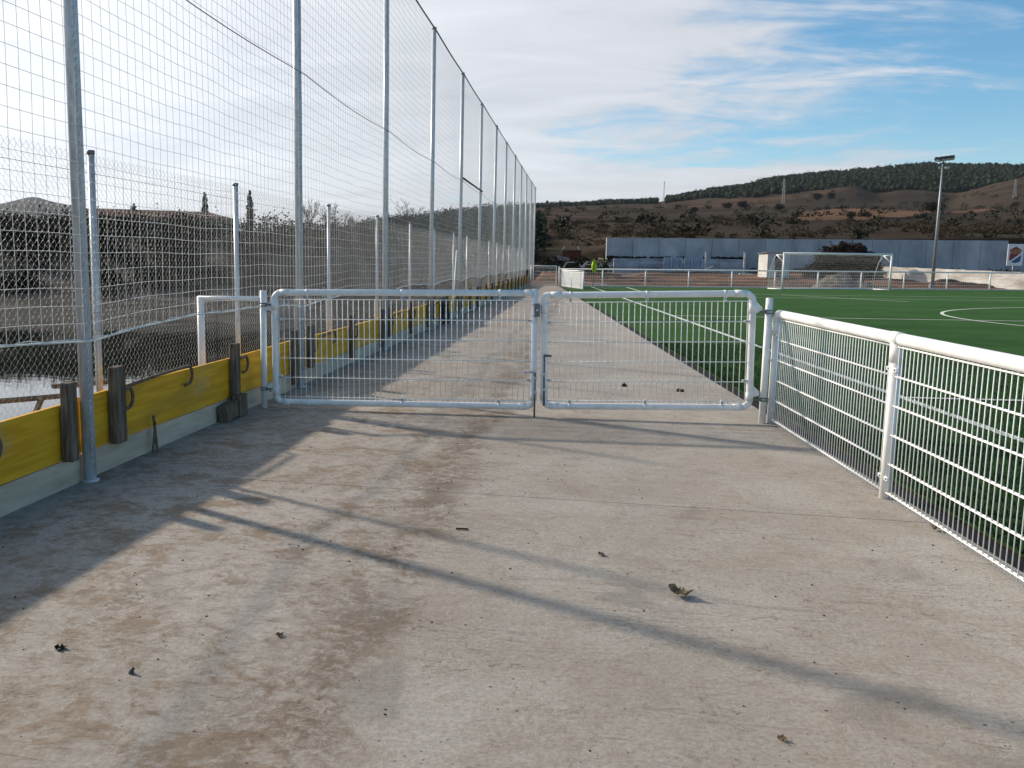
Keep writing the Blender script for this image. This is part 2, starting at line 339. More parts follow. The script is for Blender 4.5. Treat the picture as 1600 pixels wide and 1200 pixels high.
def hill_mat():
    m, p, tc, L, N, mapping, noise, mr, mth, mixc, bump, vor = nodes_for('dry_hillside', 0.95)
    v = mapping(); n1 = noise(v, 0.012, 9, 0.62, 0.6); n2 = noise(mapping((0.35, 1, 1.5), (0, 0, 0.12)), 0.06, 9, 0.68, 0.8); n3 = noise(v, 0.35, 8, 0.72)
    c = mixc(mr(n1, 0.38, 0.64), (0.034, 0.025, 0.017), (0.064, 0.046, 0.030))  # slope colours kept extra dark: cloud shadow is put into the albedo
    c = mixc(mth('MULTIPLY', mr(n2, 0.52, 0.66), 0.75), c, (0.026, 0.022, 0.015))
    c = mixc(mth('MULTIPLY', mr(noise(mapping((0.3, 1, 1), (0, 0, 0.15), (40, 7, 0)), 0.022, 6, 0.6, 0.4), 0.56, 0.64), 0.75), c, (0.105, 0.060, 0.036))
    c = mixc(mth('MULTIPLY', mr(n3, 0.50, 0.66), 0.6), c, (0.020, 0.017, 0.012))
    L.new(c, p.inputs['Base Color']); b = bump(n2, 0.6, 3.0); b = bump(n3, 0.8, 0.5, b); L.new(b, p.inputs['Normal']); return m
MT['hill'] = hill_mat()
MT['mountain'] = earth('far_mountain_rock', (0.025, 0.03, 0.025), (0.045, 0.045, 0.038), (0.02, 0.024, 0.02), 0.004)
def turf_mat():
    m, p, tc, L, N, mapping, noise, mr, mth, mixc, bump, vor = nodes_for('artificial_turf', 0.85)
    p.inputs['Specular IOR Level'].default_value = 0.08
    v = mapping((1, 1, 1), (0, 0, 0.069)); sep = N.new('ShaderNodeSeparateXYZ'); L.new(v, sep.inputs[0])
    c = mixc(mr(noise(v, 0.8, 6, 0.6), 0.35, 0.65), (0.030, 0.088, 0.017), (0.041, 0.114, 0.023))
    roll = N.new('ShaderNodeTexWave'); roll.wave_type = 'BANDS'; roll.bands_direction = 'Y'; roll.inputs['Scale'].default_value = 0.079; roll.inputs['Distortion'].default_value = 0.15
    L.new(v, roll.inputs['Vector'])
    c = mixc(mth('MULTIPLY', mr(roll.outputs['Fac'], 0.35, 0.65), 0.25), c, (0.055, 0.130, 0.032))
    f = noise(v, 160, 3, 0.8); c = mixc(mth('MULTIPLY', mr(f, 0.4, 0.7), 0.5), c, (0.014, 0.046, 0.013))
    L.new(c, p.inputs['Base Color']); L.new(bump(f, 0.9, 0.02), p.inputs['Normal']); return m
MT['turf'] = turf_mat()
def yellow_board():
    m, p, tc, L, N, mapping, noise, mr, mth, mixc, bump, vor = nodes_for('yellow_shuttering_ply', 0.6)
    v = mapping((1, 0.35, 1.6)); g = noise(mapping((1, 0.5, 9)), 2.2, 6, 0.6, 0.8)
    c = mixc(mr(g, 0.35, 0.65), (0.60, 0.300, 0.012), (0.74, 0.410, 0.022))
    c = mixc(mth('MULTIPLY', mr(noise(v, 1.6, 6, 0.65, 0.6), 0.54, 0.72), 0.5), c, (0.36, 0.22, 0.05))
    c = mixc(mth('MULTIPLY', mr(vor(mapping((1, 0.8, 1.4)), 3.1), 0.05, 0.09, 1, 0), 0.7), c, (0.20, 0.08, 0.015))
    c = mixc(mth('MULTIPLY', mr(noise(mapping((1, .5, 1), (0, 0, 0), (2, 9, 4)), 1.1, 7, 0.7), 0.54, 0.68), 0.5), c, (0.36, 0.33, 0.26))
    L.new(c, p.inputs['Base Color']); L.new(bump(g, 0.15, 0.01), p.inputs['Normal']); return m
MT['yellow'] = yellow_board()
def water_mat():
    m, p, tc, L, N, mapping, noise, mr, mth, mixc, bump, vor = nodes_for('still_pond_water', 0.03)
    p.inputs['Base Color'].default_value = (0.012, 0.016, 0.012, 1); p.inputs['IOR'].default_value = 1.33; p.inputs['Specular IOR Level'].default_value = 0.9
    L.new(bump(noise(mapping((0.6, 1.6, 1)), 1.2, 3, 0.5), 0.05, 0.05), p.inputs['Normal']); return m
MT['water'] = water_mat()

# ------------------------------------------------------------------ setting: ground sheet
WS = 0.15                                        # far wall / fence line: Y = Y0 + WS * (x - 2)
shx = [-6000, -200, -60, -24.7, -19.4, -15, -13.6, -12.2, -9, -6, -3.4]; shy = [-10, 18, 29, 34.8, 36.1, 40, 42.9, 49, 57, 62, 66]
def ground_z(x, y):
    wv = y - WS * (x - 2)
    zr = -0.07 + np.interp(wv, [57.5, 60, 66, 79, 90, 400], [0, 0.04, 0.25, 0.75, -1.2, -3.0])
    d = y - np.interp(x, shx, shy)
    far = np.interp(d, [-6, 0, 9, 10.5, 17, 25, 40, 60, 120, 300], [-2.3, -1.5, -0.62, -0.4, 1.4, 3.0, 3.5, 4.0, 4.4, 3.0])
    near = np.interp(-3.45 - x, [0, 0.5, 1.0, 2.6, 4.0], [-0.09, -0.14, -0.45, -1.6, -2.3])
    zl = np.maximum(far, near)
    t = np.clip((-3.42 - x) / 0.12, 0, 1)
    fade = np.clip((x + 40) / 36.0, 0, 1) * np.clip((y - 60) / 25.0, 0, 1)      # banks merge into the rough ground behind the far end
    z = np.where(x > -3.42, zr, np.maximum(zl, -9) * (1 - fade) + np.minimum(zl, zr) * fade)
    return np.where(x > -3.42, zr, zr * (1 - t) * 0 + z)
def build_ground():
    gx = np.unique(np.concatenate([[-4800, -3000, -1800, -900, -500, -300, -200, -150], np.arange(-120, -30, 4), np.arange(-30, -9, 1.0), np.arange(-9, -3.2, 0.3), [-3.42], np.arange(-3, 45, 2.0), np.arange(45, 140, 10), [200, 400, 900, 2000, 3500, 4800]]))
    gy = np.unique(np.concatenate([[-4800, -3000, -800, -300, -100, -40, -20], np.arange(-10, 100, 1.5), np.arange(100, 200, 10), [250, 350, 500, 900, 2000, 3500, 4800]]))
    X, Y = np.meshgrid(gx, gy); Z = ground_z(X, Y)
    act = (np.hypot(X, Y) < 160) & ((X < -3.6) | (Y - WS * (X - 2) > 58.5))
    nz = np.array([mnoise.noise(Vector((float(a) * 0.35, float(b) * 0.35, 0.0))) + 0.6 * mnoise.noise(Vector((float(a) * 0.9, float(b) * 0.9, 3.0))) for a, b in zip(X.ravel(), Y.ravel())]).reshape(X.shape)
    Z = Z + np.where(act, nz * np.where(X < -3.6, 0.10, 0.22), 0)
    nY, nX = X.shape; idx = np.arange(nX * nY).reshape(nY, nX)
    F = np.stack([idx[:-1, :-1], idx[:-1, 1:], idx[1:, 1:], idx[1:, :-1]], -1).reshape(-1, 4)
    o = link('ground', np_mesh('ground', np.stack([X, Y, Z], -1).reshape(-1, 3), F, MT['ground'], True)); tag(o, kind='structure')
build_ground()
w = MB(); w.add([(-900, -60, -1.5), (-4.2, -60, -1.5), (-4.2, 64, -1.5), (-14, 80, -1.5), (-900, 80, -1.5)], [(0, 1, 2, 3, 4)])
tag(w.build('pond_water', MT['water']), kind='structure')

# hills: one sheet laid out by bearing and by depth behind the far wall
PXS = [330, 430, 520, 600, 700, 770, 836, 900, 940, 955, 1024, 1040, 1100, 1150, 1200, 1250, 1290, 1330, 1365, 1400, 1440, 1480, 1520, 1560, 1600, 1700, 1900, 2300]
RINGS = {
 68:  None,
 81.3: None,
 82.6: [400]*8 + [392, 374] + [374]*8 + [375]*10,
 100: [398, 396, 392, 388, 384, 380, 372, 366, 362, 361, 361, 361, 360, 359, 360, 361, 361, 362, 362, 362, 363, 363, 363, 364, 364, 364, 366, 370],
 135: [396, 392, 386, 380, 374, 366, 358, 353, 350, 350, 349, 349, 348, 347, 348, 349, 350, 350, 350, 350, 350, 350, 350, 350, 350, 350, 352, 360],
 190: [394, 388, 378, 368, 360, 352, 346, 343, 342, 341, 341, 341, 340, 340, 339, 338, 338, 338, 338, 339, 340, 341, 341, 340, 340, 340, 344, 354],
 290: [392, 380, 366, 352, 342, 336, 333, 333, 333, 333, 332, 332, 331, 331, 331, 331, 331, 332, 332, 333, 333, 333, 331, 330, 328, 326, 332, 345],
 380: [392, 382, 369, 356, 344, 336, 329, 329, 328, 328, 327, 327, 326, 325, 325, 324, 323, 323, 325, 324, 325, 327, 322, 318, 314, 308, 318, 338],
 520: [394, 386, 374, 360, 346, 336, 327, 326, 325, 325, 322, 321, 318, 316, 313, 304, 296, 288, 302, 294, 298, 310, 292, 280, 271, 262, 280, 320],
 620: [394, 388, 376, 361, 346, 336, 326, 324, 323, 323, 320, 318, 312, 309, 307, 304, 302, 300, 304, 301, 303, 304, 298, 290, 282, 272, 288, 324],
 760: [396, 390, 378, 362, 346, 336, 326, 324, 322, 322, 319, 314, 303, 298, 291, 287, 284, 281, 279, 277, 276, 276, 276, 275, 274, 276, 292, 326],
 900: [398, 392, 380, 364, 348, 337, 326, 323, 320, 319, 317, 314, 304, 296, 283, 278, 275, 272, 269, 265, 262, 263, 263, 263, 263, 269, 290, 326],
 990: [398, 392, 380, 364, 348, 337, 326, 323, 320, 319, 317, 313, 302, 294, 281, 275, 272, 269, 266, 262, 260, 261, 262, 262, 263, 269, 290, 326],
 1250: [410]*28,
}
KW = sorted(RINGS)
def _hill_table():
    gp = np.arange(300, 2331, 6.0); gw = np.concatenate([[60, 68, 81.3, 82.6], np.arange(86, 300, 3.0), np.arange(300, 1260, 8.0)])
    cols = []
    for px in gp:
        hd = horiz(px); t1 = 1.0 / (hd[1] - WS * hd[0]); zs = []
        for k in KW:
            if RINGS[k] is None:
                x, y = hd * k * t1; zs.append(float(ground_z(np.array(x), np.array(y))) - 0.5 if k < 70 else 0.3); continue
            zs.append(CAMH + elev(px, np.interp(px, PXS, RINGS[k])) * k * t1)
        sp_ = np.where(gw > 86, np.interp(gw, [84, 120, 300, 500, 900], [0, 4, 16, 34, 24]), 0)
        cols.append((np.interp(gw - sp_, KW, zs) + np.interp(gw, KW, zs) + np.interp(gw + sp_, KW, zs)) / 3)
    T = np.array(cols); sm = T.copy(); far = gw > 300
    for _ in range(2): sm[1:-1] = (sm[:-2] + sm[1:-1] * 2 + sm[2:]) / 4
    T = np.where(far[None, :], sm, T); return gp, gw, T
GP, GW_, HT = _hill_table()
def hill_z(px, wv):
    """height of the hill sheet at bearing px (photo column) and depth wv"""
    f = min(max((px - 300) / 6.0, 0), len(GP) - 1.001); i = int(f); f -= i
    k = int(np.searchsorted(GW_, wv)) - 1; k = min(max(k, 0), len(GW_) - 2); g = (wv - GW_[k]) / (GW_[k + 1] - GW_[k])
    return float((HT[i, k] * (1 - f) + HT[i + 1, k] * f) * (1 - g) + (HT[i, k + 1] * (1 - f) + HT[i + 1, k + 1] * f) * g)
def hill_pt(px, wv):
    hd = horiz(px); t = (wv - 0.3) / (hd[1] - WS * hd[0]); x, y = hd * t
    amp = np.interp(wv, [84, 100, 300, 600, 900], [0.25, 0.6, 1.4, 2.2, 1.5]) if wv > 82.5 else 0.0
    z = hill_z(px, wv)
    z += amp * (mnoise.noise(Vector((x * 0.02, y * 0.02, 1.0))) + 0.5 * mnoise.noise(Vector((x * 0.07, y * 0.07, 5.0))))
    return x, y, z
def build_hills():
    pxs = np.arange(330, 2301, 9.0); ws = np.concatenate([[68, 74, 81.3, 82.6], np.linspace(86, 135, 14), np.linspace(142, 290, 18), np.linspace(302, 620, 26), np.linspace(640, 990, 15), [1080, 1250]])
    V = [hill_pt(a, b) for b in ws for a in pxs]; n = len(pxs); idx = np.arange(len(V)).reshape(len(ws), n)
    F = np.stack([idx[:-1, :-1], idx[:-1, 1:], idx[1:, 1:], idx[1:, :-1]], -1).reshape(-1, 4)
    tag(link('hills', np_mesh('hills', V, F, MT['hill'], True)), kind='structure')
build_hills()
def field_patch():
    ws_ = np.linspace(150, 285, 16); V = []; nn = 40
    for wv in ws_:
        f = (wv - 150) / 135; lo = 1222 + 60 * f + 14 * math.sin(f * 9); hi = 1330 + 230 * f ** .6 + 10 * math.sin(f * 7)
        for i in range(nn): x, y, z = hill_pt(lo + (hi - lo) * i / (nn - 1), wv); V.append((x, y, z + 0.30 - 0.5 * (i in (0, nn - 1)) - 0.5 * (wv in (ws_[0], ws_[-1]))))
    idx = np.arange(len(V)).reshape(len(ws_), nn); F = np.stack([idx[:-1, :-1], idx[:-1, 1:], idx[1:, 1:], idx[1:, :-1]], -1).reshape(-1, 4)
    tag(link('ploughed_field', np_mesh('ploughed_field', V, F, earth('ploughed_red_earth', (0.115, 0.063, 0.038), (0.16, 0.092, 0.055), (0.085, 0.055, 0.036), 0.05), True)), kind='structure')
field_patch()
def build_mountain():
    cp = [(-900, 372), (-500, 345), (-250, 330), (-100, 324), (0, 319), (30, 312), (55, 307), (66, 308), (80, 313), (104, 318), (130, 324), (165, 328), (230, 336), (330, 352), (430, 380), (520, 404)]
    pxs = np.arange(-900, 521, 8.0); V = []; rows = [(2600, 0.0), (2900, 0.35), (3200, 0.75), (3500, 1.0), (3900, 0.6), (4300, 0.0)]
    for D, k in rows:
        for a in pxs:
            h = horiz(a); yp = np.interp(a, [c[0] for c in cp], [c[1] for c in cp]); z = elev(a, yp) * 3500 * k
            z += k * 14 * mnoise.noise(Vector((a * 0.03, D * 0.004, 2.0))) * (0.4 if D == 3500 else 1.0); V.append((h[0] * D, h[1] * D, z - (5 if k == 0 else 0)))
    n = len(pxs); idx = np.arange(len(V)).reshape(len(rows), n); F = np.stack([idx[:-1, :-1], idx[:-1, 1:], idx[1:, 1:], idx[1:, :-1]], -1).reshape(-1, 4)
    tag(link('mountain', np_mesh('mountain', V, F, MT['mountain'], True)), kind='structure')
build_mountain()

# ------------------------------------------------------------------ path, kerb, turf, lines
def edge_x(y): return 2.52 - 0.069 * y            # right edge of the concrete
path = MB(); path.prism([(-3.42, -6), (edge_x(-6), -6), (edge_x(57.2), 57.2), (-3.42, 57.2)], -0.16, -0.055)
path = path.build('concrete_path', MT['ground']); tag(path, kind='structure')
ys = [-6.0, 0.7, 5.70, 10.7, 15.7, 20.7, 25.7, 30.7, 35.7, 40.7, 45.7, 50.7, 57.2]
for a, b in zip(ys[:-1], ys[1:]):
    s_ = MB(); g = 0.004
    sk = lambda x, yy: yy - 0.023 * (x + 2.3)     # the saw cut runs a touch askew
    poly = [(-3.30, sk(-3.3, a) + g), (edge_x(a), sk(edge_x(a), a) + g), (edge_x(b), sk(edge_x(b), b) - g), (-3.30, sk(-3.3, b) - g)]
    s_.prism(poly, -0.05, 0.0); s_.build('slab', MT['concrete'], path)
kb = MB()
kb.prism([(edge_x(-6) + 0.004, -6), (edge_x(-6) + 0.13, -6), (edge_x(56.5) + 0.13, 56.5), (edge_x(56.5) + 0.004, 56.5)], -0.06, -0.012)
tag(kb.build('drain_strip', MT['black']), kind='structure')
t = MB(); t.add([(edge_x(-6) + 0.134, -6, 0.0), (70, -1, 0.0), (70, 66.3, 0.0), (edge_x(56.4) + 0.134, 55.9, 0.0)], [(0, 1, 2, 3)])
tag(t.build('turf', MT['turf']), kind='structure')
def touch(y, off=0.0): return 4.36 - 0.068 * y + off
lines = []
def line_strip(p, q, wd=0.1):
    p = np.array(p, float); q = np.array(q, float); d = (q - p) / np.linalg.norm(q - p); n = np.array([-d[1], d[0]]) * wd / 2
    m = MB(); m.add([(*(p - n), 0.005), (*(q - n), 0.005), (*(q + n), 0.005), (*(p + n), 0.005)], [(0, 1, 2, 3)]); return m
turf = bpy.data.objects['turf']
nd = np.array([1, 0.068]) / math.hypot(1, 0.068)
line_strip((touch(-3), -3), (touch(55.4), 55.4)).build('field_line', MT['line'], turf)
for s0, y0, x1, dz in ((touch(10.95), 10.95, 60, 0.0), (touch(26.4), 26.4, 60, 0), (touch(41.6, 2.4), 41.6, 60, 0), (touch(45.4, 2.2), 45.4, 34, 0)):
    m = line_strip((s0, y0), (x1, y0 + 0.068 * (x1 - s0))); m.v = [(a, b, c + 0.003) for a, b, c in m.v]; m.build('field_line', MT['line'], turf)
line_strip((2.66, 55.5), (3.12, 45.3)).build('field_line', MT['line'], turf)
m = line_strip((9.39, 45.6), (12.91, 39.3)); m.v = [(a, b, c + 0.006) for a, b, c in m.v]; m.build('field_line', MT['line'], turf)
m = line_strip((0.9, 55.35), (40, 55.35 + 0.15 * 39)); m.v = [(a, b, c + 0.006) for a, b, c in m.v]; m.build('field_line', MT['line'], turf)
m = MB(); cx_, cy_, R_ = 19.6, 27.45, 9.15; K = 96
ring = [(cx_ + (R_ + s * 0.05) * math.cos(2 * math.pi * k / K), cy_ + (R_ + s * 0.05) * math.sin(2 * math.pi * k / K), 0.011) for k in range(K) for s in (-1, 1)]
m.add(ring, [(2 * k, 2 * k + 1, (2 * k + 3) % (2 * K), (2 * k + 2) % (2 * K)) for k in range(K)]); m.build('centre_circle', MT['line'], turf)
# grass fibres where the turf is close enough to see them
def build_blades():
    n = 90000; y = 1.5 + rng.random(n) ** 1.5 * 16; x = edge_x(y) + 0.15 + rng.random(n) ** 1.4 * 5.0
    h = 0.022 + rng.random(n) * 0.02; a = rng.random(n) * 6.283; lx = rng.normal(0, 0.014, n); ly = rng.normal(0, 0.014, n)
    wd = 0.0035; dx, dy = np.cos(a) * wd, np.sin(a) * wd; z = np.zeros(n)
    V = np.stack([np.stack([x - dx, y - dy, z], -1), np.stack([x + dx, y + dy, z], -1), np.stack([x + lx, y + ly, h], -1)], 1).reshape(-1, 3)
    o = link('turf_fibres', np_mesh('turf_fibres', V, np.arange(3 * n).reshape(-1, 3), MT['blade'])); tag(o, 'short green artificial grass fibres behind the near white railing', 'grass', kind='stuff')
build_blades()

# ------------------------------------------------------------------ tall net poles and net
FX, PY0, PS, PH = -3.22, 5.415, 4.671, 6.30
ordn = ['nearest', 'second', 'third', 'fourth', 'fifth', 'sixth', 'seventh', 'eighth', 'ninth', 'tenth', 'eleventh', 'twelfth', 'last and farthest']
pole_me = MB().tube([(0, 0, -0.04), (0, 0, PH)], 0.045, 20).mesh('pole', MT['galv'], True)
lace = MB()
for k in range(118):
    z = 0.12 + k * 0.052; lace.tube([(0.030, -0.036, z), (0.047, -0.044, z + 0.016), (0.044, -0.026, z + 0.034)], 0.0055, 4)
lace_me = lace.mesh('lacing', MT['galv'])
cap_me = MB().tube([(0, 0, PH), (0, 0, PH + 0.05)], 0.05, 14).mesh('cap', MT['steel'], True)
base_me = MB().tube([(0, 0, 0.0), (0, 0, 0.012)], 0.062, 14).mesh('base_collar', MT['galv'], True)
for i in range(13):
    e = empty('net_pole', (FX, PY0 + i * PS, 0)); e.rotation_euler = (random.uniform(-.003, .003), random.uniform(-.003, .003), 0)
    tag(e, f'{ordn[i]} tall galvanised steel net pole in the row, counted from the camera', 'pole', 'tall poles holding the ball net')
    link('shaft', pole_me, e); link('cap', cap_me, e); link('base_collar', base_me, e)
    if i < 6: lc = link('lacing', lace_me, e); lc['kind'] = 'stuff'
def build_net():
    root = empty('ball_net', (FX, 2.0, 1.0)); tag(root, 'tall white square-mesh ball net strung along the galvanised poles', 'net')
    y0, y1 = 2.0, PY0 + 12 * PS; pitch = 0.115
    def pos(y, z):
        tpy = (y - PY0) / PS; f = np.abs(np.sin(np.pi * tpy)); low = np.exp(-(z - 0.95) / 0.7)
        dz = 0.085 * f ** 0.8 * low - 0.03 * f * (1 - low) + 0.007 * np.sin(y * 1.9 + z * 2.3) * f + 0.006 * np.sin(y * 5.1 - z * 3.7) * f
        dx = 0.012 * f * np.sin(y * 0.8 + z * 0.7)
        dy = 0.006 * np.sin(z * 2.6 + y * 1.3) + 0.004 * np.sin(z * 6.1 - y * 3.0)
        return np.stack([FX + 0.05 + dx - FX, y + dy - 2.0, z + dz - 1.0], -1)
    zs = np.linspace(0.95, 6.26, 47); ysn = np.arange(y0, y1, pitch)
    YY, ZZ = np.meshgrid(ysn, zs, indexing='ij'); ver = strands(pos(YY, ZZ), 0.0019)
    yh = np.arange(y0, y1, 0.20); zh = np.arange(0.95, 6.27, pitch)
    ZZ2, YY2 = np.meshgrid(zh, yh, indexing='ij'); hor = strands(pos(YY2, ZZ2), 0.0019)
    V, F = join([ver, hor]); o = link('netting', np_mesh('netting', V, F, MT['net']), root); o['kind'] = 'stuff'
    yy = np.arange(y0, y1 + 0.1, 0.16)
    rp = pos(yy, np.full_like(yy, 0.945)); V, F = join([strands([rp], 0.0055, 5), strands([rp + np.array([0.005, 0, 0.012]) + np.stack([0 * yy, 0 * yy, 0.008 * np.sin(yy * 23)], -1)], 0.004, 5)])
    link('bottom_rope', np_mesh('bottom_rope', V, F, MT['net'], True), root)
    yt = np.arange(y0, y1 + 0.2, PS / 8); sag = lambda y: -0.05 * np.sin(np.pi * np.mod((y - PY0) / PS, 1.0))
    for nm, z, r in (('top_cable', 6.27, 0.016), ('middle_cable', 3.58, 0.0045)):
        P = np.stack([0 * yt + 0.055, yt - 2.0, z + sag(yt) * (0.5 if z > 5 else 1) - 1.0], -1); V, F = strands([P], r, 6); link(nm, np_mesh(nm, V, F, MT['cable'], True), root)
    b = MB().tube([(0.05, PY0 + 4 * PS - 2.0, 3.66 - 1), (0.05, PY0 + 5 * PS - 2.0, 3.66 - 1)], 0.026, 8); b.build('brace_bar', MT['cable'], root, True)
build_net()

# ------------------------------------------------------------------ chain-link fence behind the boards
def build_chain():
    X0 = -3.50; root = empty('chain_link_fence', (X0, 3.0, -0.1)); tag(root, 'galvanised chain-link fence behind the yellow boards, along the pond', 'fence')
    pm = MB().tube([(0, 0, 0), (0, 0, 2.34)], 0.026, 12).mesh('post', MT['galv'], True); cm = MB().tube([(0, 0, 2.34), (0, 0, 2.37)], 0.030, 10).mesh('post_cap', MT['steel'], True)
    for y in [3.05, 6.12, 8.92, 12.42, 15.5, 18.6, 21.7, 25.1, 28.1, 31.4, 34.9, 38.2, 41.4, 44.6, 47.8, 51.0, 54.2, 57.4]:
        p_ = link('post', pm, root, (-0.03, y - 3.0, 0.0)); link('post_cap', cm, p_)
    parts = []
    for ya, yb, a, r in ((3.0, 16.0, 0.031, 0.0012), (16.0, 32.0, 0.045, 0.0015), (32.0, 58.0, 0.085, 0.0022)):
        ay = a * 1.05; n = int((yb - ya) / ay); k = int(2.24 / a) + 1; i = np.arange(n)[:, None]; j = np.arange(k)[None, :]
        y = ya + ay * (i + ((i + j) % 2)) - 3.0; z = 0.1 + j * a + 0 * i; x = 0.004 * np.where((j % 2) == 0, 1, -1) + 0 * i
        x = x + 0.012 * np.sin(y * 1.7 + z * 2)
        parts.append(strands(np.stack([x + 0 * y, y, z + 0 * y], -1), r))
    V, F = join(parts); o = link('wire_mesh', np_mesh('wire_mesh', V, F, MT['chain']), root); o['kind'] = 'stuff'
    for z in (0.35, 1.2, 2.2):
        MB().tube([(0.008, 0, z), (0.008, 27, z - 0.01), (0.008, 55, z)], 0.002, 4).build('tension_wire', MT['chain'], root)
build_chain()
# white side frame behind the boards, next to the gate post
e = empty('side_frame', (-3.72, 8.42, -0.12)); tag(e, 'white L-shaped side frame between the pond and the left gate post', 'frame')
MB().tube([(0, 0, 0), (0, 0, 1.24)], 0.036, 12).build('upright', MT['white'], e, True)
MB().tube([(-0.03, 0, 1.225), (0.57, 0.15, 1.225)], 0.026, 10).build('top_bar', MT['white'], e, True)

# ------------------------------------------------------------------ shuttering along the fence
bx = [1.0] + [PY0 + k * PS for k in range(0, 12)]
def wavy_board(y0, y1, z0, z1, xf, th, jit):
    m = MB(); n = 9; vs = []
    for k in range(n + 1):
        y = y0 + (y1 - y0) * k / n; wz = jit * math.sin(y * 1.3) ; wx = 0.006 * math.sin(y * 0.9 + z0 * 7)
        vs += [(xf + wx, y, z0 + (wz if z0 > 0.1 else 0)), (xf + wx, y, z1 + wz), (xf - th + wx, y, z1 + wz), (xf - th + wx, y, z0 + (wz if z0 > 0.1 else 0))]
    fs = [(3, 2, 1, 0), (4 * n, 4 * n + 1, 4 * n + 2, 4 * n + 3)]
    for k in range(n):
        for a in range(4): fs.append((4 * k + a, 4 * k + (a + 1) % 4, 4 * k + 4 + (a + 1) % 4, 4 * k + 4 + a))
    m.add(vs, fs); return m
bo = ['nearest', 'second', 'third', 'fourth', 'fifth', 'sixth', 'seventh', 'eighth', 'ninth', 'tenth', 'eleventh', 'farthest']
for k in range(12):
    a, b = bx[k] + 0.012, (bx[k + 1] if k < 12 else 0) - 0.012
    up = random.uniform(-0.012, 0.012)
    o = wavy_board(a, b, 0.185, 0.555 + up, -3.272, 0.027, 0.006).build('shuttering_board', MT['yellow']); tag(o, f'{bo[k]} yellow shuttering board along the net poles, counted from the camera', 'board', 'yellow shuttering boards')
    o = wavy_board(a, b, -0.045, 0.180, -3.262, 0.045, 0.004).build('kick_plank', MT['mortar']); tag(o, f'{bo[k]} pale plank under the yellow boards, counted from the camera', 'plank', 'pale planks at the path edge')
def stake(y, z0, z1, wy, lab, lean=0.0):
    m = MB().box((0, 0, (z1 - z0) / 2), (0.075, wy, z1 - z0), ry=lean, rx=random.uniform(-.02, .02)); o = m.build('timber_stake', MT['stake']); o.location = (-3.222, y, z0)
    tag(o, lab, 'stake', 'timber stakes holding the boards'); bv = o.modifiers.new('bevel', 'BEVEL'); bv.width = 0.006; bv.segments = 1
stake(5.20, 0.185, 0.70, 0.085, 'dark timber stake just in front of the nearest net pole')
stake(5.82, 0.185, 0.735, 0.125, 'broad weathered timber stake just beyond the nearest net pole')
stake(8.05, 0.185, 0.70, 0.10, 'dark timber stake on the yellow board just before the left gate post')
k = 1
wd = ['second', 'third', 'fourth', 'fifth', 'sixth', 'seventh', 'eighth', 'ninth', 'tenth', 'eleventh']
for i in range(1, 11):
    yp = PY0 + i * PS
    stake(yp - 0.22, 0.06, 0.69, 0.085, f'timber stake just before the {wd[i-1]} net pole'); stake(yp + 0.42, 0.185, 0.70, 0.10, f'timber stake just beyond the {wd[i-1]} net pole')
    stake(yp + 2.45, 0.08, 0.71, 0.09, f'timber stake midway between the {wd[i-1]} and next net pole')
def hook(y, z, L_, lab, r=0.075):
    pts = [(0.0, -L_, -0.035), (0.012, -L_ * 0.5, -0.01)] + [(0.02, r * math.sin(a) , -r + r * math.cos(a)) for a in np.linspace(0, math.pi, 9)] + [(0.022, -0.07, -2 * r - 0.004)]
    o = MB().tube(pts, 0.0135, 7).build('bent_clamp_bar', MT['rust'], None, True); o.location = (-3.246, y, z); tag(o, lab, 'bar', 'bent bars clamping the boards')
hook(4.42, 0.50, 0.35, 'bent rusty bar cut off by the left picture edge'); hook(5.98, 0.56, 0.10, 'bent rusty bar curling out from behind the broad stake')
hook(7.02, 0.60, 1.05, 'long bent rusty bar lying over the yellow board between two stakes'); hook(8.33, 0.55, 0.18, 'bent rusty bar beside the stake left of the gate')
for i in range(1, 7):
    yp = PY0 + i * PS; hook(yp + 0.62, 0.52, 0.10, f'bent rusty bar just beyond the {wd[i-1]} net pole'); hook(yp + 1.5, 0.55, 0.5, f'longer bent rusty bar on the board past the {wd[i-1]} net pole'); hook(yp + 2.75, 0.53, 0.2, f'bent rusty bar at the mid-bay stake past the {wd[i-1]} net pole')
o = MB().tube([(0, 0, 0), (0.02, 0.02, 0.25)], 0.009, 6).tube([(0.01, 0.06, 0.0), (0.0, 0.03, 0.30)], 0.011, 6).build('steel_peg', MT['rust']); o.location = (-3.222, 6.33, -0.01); tag(o, 'pair of thin dark steel pegs against the pale plank', 'peg')
o = MB().box((0, 0, 0.085), (0.09, 0.28, 0.15), rx=0.10).box((0.02, 0.24, 0.11), (0.08, 0.19, 0.20)).build('timber_block', MT['stake']); o.location = (-3.195, 7.80, 0.002); tag(o, 'stubby timber block at the foot of the stake left of the gate', 'block')
for (u0, v0, u1, v1), X_, rr, lab in (((-60, 632, 104, 618), -3.78, .020, 'long thin wooden brace outside the board, left of the nearest pole'), ((83, 604, 168, 597), -3.70, .018, 'short wooden brace just above it, behind the nearest pole'), ((56, 645, 66, 622), -3.72, .022, 'stub of wood slanting down from the long brace')):
    a, b = atX(u0, v0, X_), atX(u1, v1, X_); o = MB().tube([(0, 0, 0), tuple(b - a)], rr, 5).build('timber_brace', MT['stake']); o.location = a; tag(o, lab, 'brace', 'wooden braces outside the boards')
